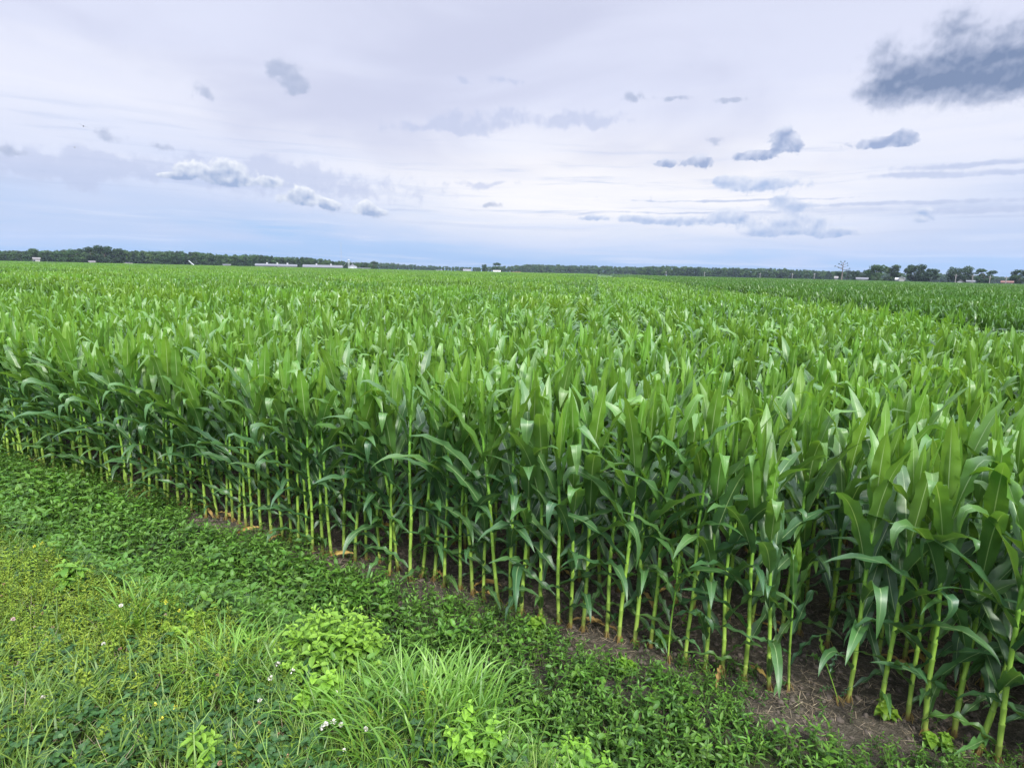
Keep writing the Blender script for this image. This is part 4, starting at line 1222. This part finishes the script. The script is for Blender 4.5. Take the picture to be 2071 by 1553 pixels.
def face_cam(name, px, dist, label, cat, group=None, turn=0.):
    x, y = at(px, dist)
    return tag(empty(name, (x, y, 0), -math.atan2(x, y) + turn), label, cat, group)
def gable_house(px0, px1, ywall, yridge, dist, label, depth=9., wall='white_wall', roof='metal_roof', gable_front=False, windows=3, door=True, name='house', cat='house', group=None, openings=(), vents=0, eave=.35):
    px = (px0 + px1) / 2
    e = face_cam(name, px, dist, label, cat, group)
    wd2 = width_at(px0, px1, dist) / 2
    zw, zr = z_at(px, ywall, dist), z_at(px, yridge, dist)
    wl = MB().box(-wd2, wd2, 0, depth, 0, zw)
    rf = MB()
    th = .18
    if gable_front:                            # ridge runs away from the eye
        wl.add([(-wd2, 0, zw), (wd2, 0, zw), (0, 0, zr - .1), (0, 0, zr - .1), (-wd2, depth, zw), (wd2, depth, zw), (0, depth, zr - .1), (0, depth, zr - .1)], [(0, 1, 2, 3), (4, 6, 5, 7)])
        for sg_ in (-1, 1):
            k = eave / wd2 * (zr - zw)
            rf.prism([(0, zr), (sg_ * (wd2 + eave), zw - k), (sg_ * (wd2 + eave), zw - k + th), (0, zr + th)], -eave, depth + eave)
    else:
        for sg_ in (0, 1):
            yo = -eave if sg_ == 0 else depth + eave
            k = eave / (depth / 2) * (zr - zw)
            v = [(-wd2 - eave, yo, zw - k), (wd2 + eave, yo, zw - k), (wd2 + eave, depth / 2, zr), (-wd2 - eave, depth / 2, zr)]
            rf.add(v + [(a, b, c + th) for a, b, c in v], [(0, 1, 2, 3), (7, 6, 5, 4), (0, 4, 5, 1), (1, 5, 6, 2), (2, 6, 7, 3), (3, 7, 4, 0)])
        for sx in (-1, 1):
            wl.add([(sx * wd2, 0, zw), (sx * wd2, depth, zw), (sx * wd2, depth / 2, zr - .02), (sx * wd2, depth / 2, zr - .02)], [(0, 1, 2, 3)])
    wl.obj('wall', M[wall], e, True)
    ro = rf.obj('roof', M[roof], e, True)
    for k in range(vents):
        vx = wd2 * (-.7 + 1.5 * (k + .5) / vents)
        MB().box(vx - .5, vx + .5, depth * .5 - .5, depth * .5 + .5, zr - .1, zr + 1.0).obj('roof_vent', M['light_grey'], ro, True)
    for k in range(windows):
        wx_ = -wd2 * .72 + 1.44 * wd2 * k / max(1, windows - 1)
        wz = zw - 1.1
        fr = MB().box(wx_ - .62, wx_ + .62, -.06, .0, wz - .62, wz + .62).obj('window', M['white_wall'], e, True)
        MB().box(wx_ - .5, wx_ + .5, -.09, -.06, wz - .5, wz + .5).obj('pane', M['glass'], fr, True)
    if door:
        MB().box(-.55 + wd2 * .25, .55 + wd2 * .25, -.07, 0, .1, 2.2).obj('door', M['light_grey'], e, True)
    for fx0, fx1, fz0, fz1 in openings:
        MB().box(wd2 * fx0, wd2 * fx1, -.08, 0., zw * fz0, zw * fz1).obj('opening', M['opening'], e, True)
    return e
FG = 'white buildings of the farm before the left woods'
gable_house(517, 601, 538, 534.6, 430, 'long white livestock shed with dark openings, leftmost of the two long farm sheds', 14, roof='metal_roof', windows=0, door=False, name='farm_shed', cat='farm shed', group=FG,
            openings=[(-.62, -.5, .55, .82), (-.48, -.1, .5, .82), (-.06, .04, .45, .85)], vents=3)
gable_house(613, 693, 541, 536.4, 440, 'long low white shed with a broad pale metal roof, next to the grain bin', 20, roof='metal_roof', windows=0, door=False, name='farm_shed', cat='farm shed', group=FG,
            openings=[(-.75, -.55, .6, .9), (-.4, -.1, .6, .9), (.25, .6, .6, .9)], vents=2)
gable_house(722, 749, 543.2, 542.6, 425, 'low pale wall-like shed right of the grain bin', 6, wall='light_grey', windows=0, door=False, name='low_shed', cat='shed', group=FG, openings=[(.3, .5, .5, .9)])
gable_house(67, 81, 523.8, 521.6, 470, 'small white shed alone before the woods at far left', 6, roof='grey_roof', windows=1, door=False, name='garden_shed', cat='shed')
gable_house(180, 192, 530, 528.4, 470, 'small grey low shed, second from the left before the woods', 6, wall='light_grey', roof='grey_roof', windows=1, door=False, name='garden_shed', cat='shed')
gable_house(451, 466, 536.2, 535.0, 440, 'small pale low shed between the leaning auger and the long white sheds', 6, wall='light_grey', windows=1, door=False, name='garden_shed', cat='shed')
gable_house(882, 895, 548.5, 546.8, 560, 'tiny white shed left of the white barn in the middle', 6, windows=1, door=False, name='garden_shed', cat='shed')
gable_house(937, 952, 548.5, 544.6, 560, 'white barn with a pale gable roof left of the farmhouse trees', 9, gable_front=False, windows=2, name='barn', cat='barn')
gable_house(998, 1012, 551, 547.2, 560, 'small white farmhouse under the largest tree in the middle of the view', 9, roof='light_grey', windows=3, name='farmhouse', cat='house')
gable_house(1732, 1755, 564.5, 562, 400, 'long low white trailer home among the trees at right', 5, windows=4, name='trailer_home', cat='trailer home', openings=[])
e = gable_house(1811, 1829, 566, 562.5, 405, 'two-storey white gabled house between the big trees at right', 10, roof='light_grey', windows=3, name='house', cat='house')
e2 = gable_house(1818, 1829, 563, 559.6, 404.2, 'x', 11, roof='light_grey', gable_front=True, windows=0, door=False, name='front_wing', cat='x')
del e2['label'], e2['category']
e2.parent = e; e2.matrix_parent_inverse = e.matrix_world.inverted() if False else Matrix.Identity(4)
bpy.context.view_layer.update()
loc = e.matrix_world.inverted() @ Vector(at(1823.5, 404.2) + (0,))
e2.location = loc; e2.rotation_euler = (0, 0, 0)
gable_house(1936, 1949, 570.5, 566.2, 405, 'grey-roofed wooden shed before the dome-shaped oak', 7, wall='light_grey', roof='grey_roof', gable_front=True, windows=0, name='wooden_shed', cat='shed')
gable_house(1955, 1971, 570, 567.6, 405, 'low white house with pale roof left of the open-branched tree', 7, roof='metal_roof', windows=3, name='house', cat='house')
gable_house(2025, 2049, 571.8, 568.8, 405, 'low white house with a faded red roof at the far right', 8, roof='red_roof', windows=4, name='house', cat='house')
gable_house(1688, 1694, 562.5, 559.5, 430, 'small whitish shed half hidden at the foot of the dead pine', 5, roof='grey_roof', windows=0, door=False, name='garden_shed', cat='shed')
# red-brown farm implement in the middle
e = face_cam('grain_trailer', 1043, 560, 'rusty red grain trailer parked beyond the corn right of the farmhouse', 'trailer')
wd2 = width_at(1033, 1053, 560) / 2
z1 = z_at(1043, 549.6, 560)
MB().prism([(-wd2, 1.2), (wd2 * .9, 1.2), (wd2, z1), (-wd2 * .95, z1 - .3)], 0, 2.4).obj('body', M['brick_red'], e, True)
for sx in (-.6, .5, .75):
    MB().tube([(wd2 * sx, -.05, .55), (wd2 * sx, .3, .55)], [.55, .55], 8).obj('wheel', M['opening'], e)
MB().box(-wd2 * 1.25, -wd2, 1.0, 1.3, .9, 1.2).obj('drawbar', M['brick_red'], e, True)

# grain bin with roof, ladder and loading pipe
e = face_cam('grain_bin', 713, 425, 'round galvanised steel grain bin with a conical roof beside the long farm sheds', 'grain bin')
rb = width_at(704, 722.5, 425) / 2
zw, zr = z_at(713, 538.6, 425), z_at(713, 535.6, 425)
th = np.linspace(0, 2 * np.pi, 25)
zs_ = np.linspace(0, zw, 15)
V = np.array([[(rb * (1 + .006 * (k % 2)) * math.cos(a), rb * (1 + .006 * (k % 2)) * math.sin(a), z) for a in th] for k, z in enumerate(zs_)]).reshape(-1, 3)
MB().add(V, grid_faces(15, 25)).obj('wall', M['steel'], e)
V = np.array([[(r_ * math.cos(a), r_ * math.sin(a), z) for a in th] for r_, z in ((rb * 1.05, zw - .05), (rb * .5, (zw + zr) / 2), (.5, zr), (.45, zr + .35), (.01, zr + .5))]).reshape(-1, 3)
ro = MB().add(V, grid_faces(5, 25)).obj('roof', M['metal_roof'], e, True)
ld = MB()
for sx in (-.25, .25): ld.tube([(sx + 1, -rb - .1, .3), (sx + 1, -rb - .1, zw)], [.05, .05], 4, None, 0, False)
for k in range(10): ld.tube([(.75, -rb - .1, .5 + k * zw / 10.5), (1.25, -rb - .1, .5 + k * zw / 10.5)], [.03, .03], 4, None, 0, False)
ld.obj('ladder', M['steel'], e)
e = face_cam('loading_leg', 705.5, 423, 'thin steel elevator leg with two slanting pipes rising above the grain bin', 'grain elevator')
zt = z_at(706, 525.5, 423)
lg = MB()
for sx in (-.35, .35): lg.tube([(sx, 0, 0), (sx, 0, zt)], [.12, .12], 4, None, 0, False)
for k in range(10): lg.tube([(-.35, 0, zt * k / 10), (.35, 0, zt * (k + 1) / 10)], [.05, .05], 4, None, 0, False)
lg.obj('leg', M['steel'], e)
MB().tube([(0, 0, zt - .2), (2.9, 2., zr + .4)], [.16, .16], 8).obj('pipe', M['steel'], e)
MB().tube([(0, 0, zt - .4), (-4.2, 0, zr - 2.)], [.14, .14], 8).obj('pipe', M['steel'], e)
MB().box(-.6, .6, -.5, .5, zt - .5, zt + .3).obj('head_box', M['steel'], e, True)
# leaning auger
e = face_cam('grain_auger', 389, 440, 'slanting pale grain auger sticking up before the left woods', 'auger')
za, zb = z_at(384, 527.5, 440), z_at(396, 534.5, 440)
w1 = width_at(389, 396, 440)
MB().tube([(w1, 0, zb - 1.6), (-w1, 0, za)], [.22, .22], 8).obj('tube', M['steel'], e)
fr = MB()
for sy in (-.8, .8): fr.tube([(-.2, sy, .5), (-.3, 0, (za + zb) / 2 - .2)], [.07, .07], 4, None, 0, False)
fr.obj('frame', M['steel'], e)
for sy in (-.9, .9): MB().tube([(-.2, sy - .1, .45), (-.2, sy + .1, .45)], [.45, .45], 8).obj('wheel', M['opening'], e)
# white pickup far left
e = face_cam('parked_car', 260, 470, 'small white car parked before the woods at far left', 'car', turn=.2)
cb = MB().box(-2.3, 2.3, 0, 1.8, 1.35, 2.0)
cb.obj('body', M['white_wall'], e, True)
MB().prism([(-1.6, 2.0), (1.3, 2.0), (.8, 2.75), (-1.1, 2.75)], .15, 1.65).obj('cabin', M['glass'], e, True)
for sx in (-1.5, 1.5):
    for sy in (0.1, 1.7): MB().tube([(sx, sy - .1, 1.25), (sx, sy + .1, 1.25)], [.36, .36], 8).obj('wheel', M['opening'], e)
MB().box(-2.6, 2.6, -.6, 2.4, -.2, .89).obj('earth_ramp', M['soil'], e, True)
# utility poles
def pole(px, ytop, dist, label):
    e = face_cam('utility_pole', px, dist, label, 'utility pole', 'wooden utility poles')
    zt = z_at(px, ytop, dist)
    MB().tube([(0, 0, -.2), (0, 0, zt * .5), (0, 0, zt)], [.19, .17, .13], 8).obj('post', M['pole_wood'], e)
    MB().box(-.8, .8, -.16, -.04, zt - .85, zt - .68).obj('crossarm', M['pole_wood'], e, True)
    for sx in (-.7, -.25, .25, .7): MB().tube([(sx, -.1, zt - .68), (sx, -.1, zt - .5)], [.05, .03], 6).obj('insulator', M['light_grey'], e)
pole(1347, 548.5, 520, 'utility pole furthest left before the straight-topped woods')
pole(1424.5, 550, 510, 'utility pole second from the left before the straight-topped woods')
pole(1537, 552, 490, 'utility pole before the middle of the straight-topped woods')
pole(1602, 553, 480, 'faint utility pole between the woods and the dead pine')
pole(1646.5, 553, 470, 'utility pole where the straight-topped woods end, left of the dead pine')
pole(1932, 554.5, 400, 'utility pole in front of the dome-shaped oak')
pole(1966, 556, 400, 'utility pole right of the dome-shaped oak, above the low white house')
pole(2001, 558, 400, 'utility pole right of the open-branched tree')
pole(2034, 559, 400, 'utility pole above the red-roofed house at far right')
# thin radio mast
e = face_cam('radio_mast', 690.5, 600, 'hair-thin lattice radio mast rising from the woods above the long sheds', 'mast')
zt = z_at(690, 490, 600)
ms_ = MB()
for k in range(3):
    a = k * 2.094
    ms_.tube([(.35 * math.cos(a), .35 * math.sin(a), 0), (.35 * math.cos(a), .35 * math.sin(a), zt)], [.05, .05], 4, None, 0, False)
for k in range(24):
    a, b = (k % 3) * 2.094, ((k + 1) % 3) * 2.094
    ms_.tube([(.35 * math.cos(a), .35 * math.sin(a), zt * k / 24), (.35 * math.cos(b), .35 * math.sin(b), zt * (k + 1) / 24)], [.03, .03], 4, None, 0, False)
ms_.obj('lattice', M['light_grey'], e)
# two birds high over the left of the field
M['feather'] = plain('dark feathers', (.05, .05, .055), .8, .2, 5.)
for px, py, d, tilt, lab in ((195, 259, 75., .35, 'dark bird gliding with tilted wings, the upper of two over the left sky'), (174, 301, 95., .1, 'tiny dark bird, the lower of two over the left sky')):
    x, y = at(px, d); z = z_at(px, py, d)
    b = MB()
    b.tube([(0, -.18, 0), (0, -.1, .02), (0, .05, .01), (0, .22, 0)], [.012, .05, .055, .012], 6)
    b.add([(0, .05, .02), (.28, .1, .07), (.28, -.02, .07), (0, -.08, .02), (.55, .0, .03), (.55, -.05, .03)], [(0, 1, 2, 3), (1, 4, 5, 2)])
    b.add([(0, .05, .02), (-.28, .1, .07), (-.28, -.02, .07), (0, -.08, .02), (-.55, .0, .03), (-.55, -.05, .03)], [(3, 2, 1, 0), (2, 5, 4, 1)])
    b.add([(-.02, -.16, 0), (.02, -.16, 0), (.07, -.3, 0), (-.07, -.3, 0)], [(0, 1, 2, 3)])
    o = b.obj('bird', M['feather'])
    o.location = (x, y, z); o.rotation_euler = (.1, tilt, .6)
    tag(o, lab, 'bird', 'birds in flight')

# ------------------------------------------------------------------ air
def haze_box():
    t = material('haze')
    v = t.node('ShaderNodeVolumePrincipled')
    v.inputs['Color'].default_value = (.62, .74, .95, 1)
    v.inputs['Density'].default_value = .00014
    v.inputs['Anisotropy'].default_value = .2
    t.link(v.outputs[0], t.out.inputs[1])
    return MB().box(-1500, 1500, -1500, 1500, -1.5, 60, 0).obj('haze', t.m, None, True)
tag(haze_box(), 'pale blue haze lying over the far fields', 'haze', kind='stuff')
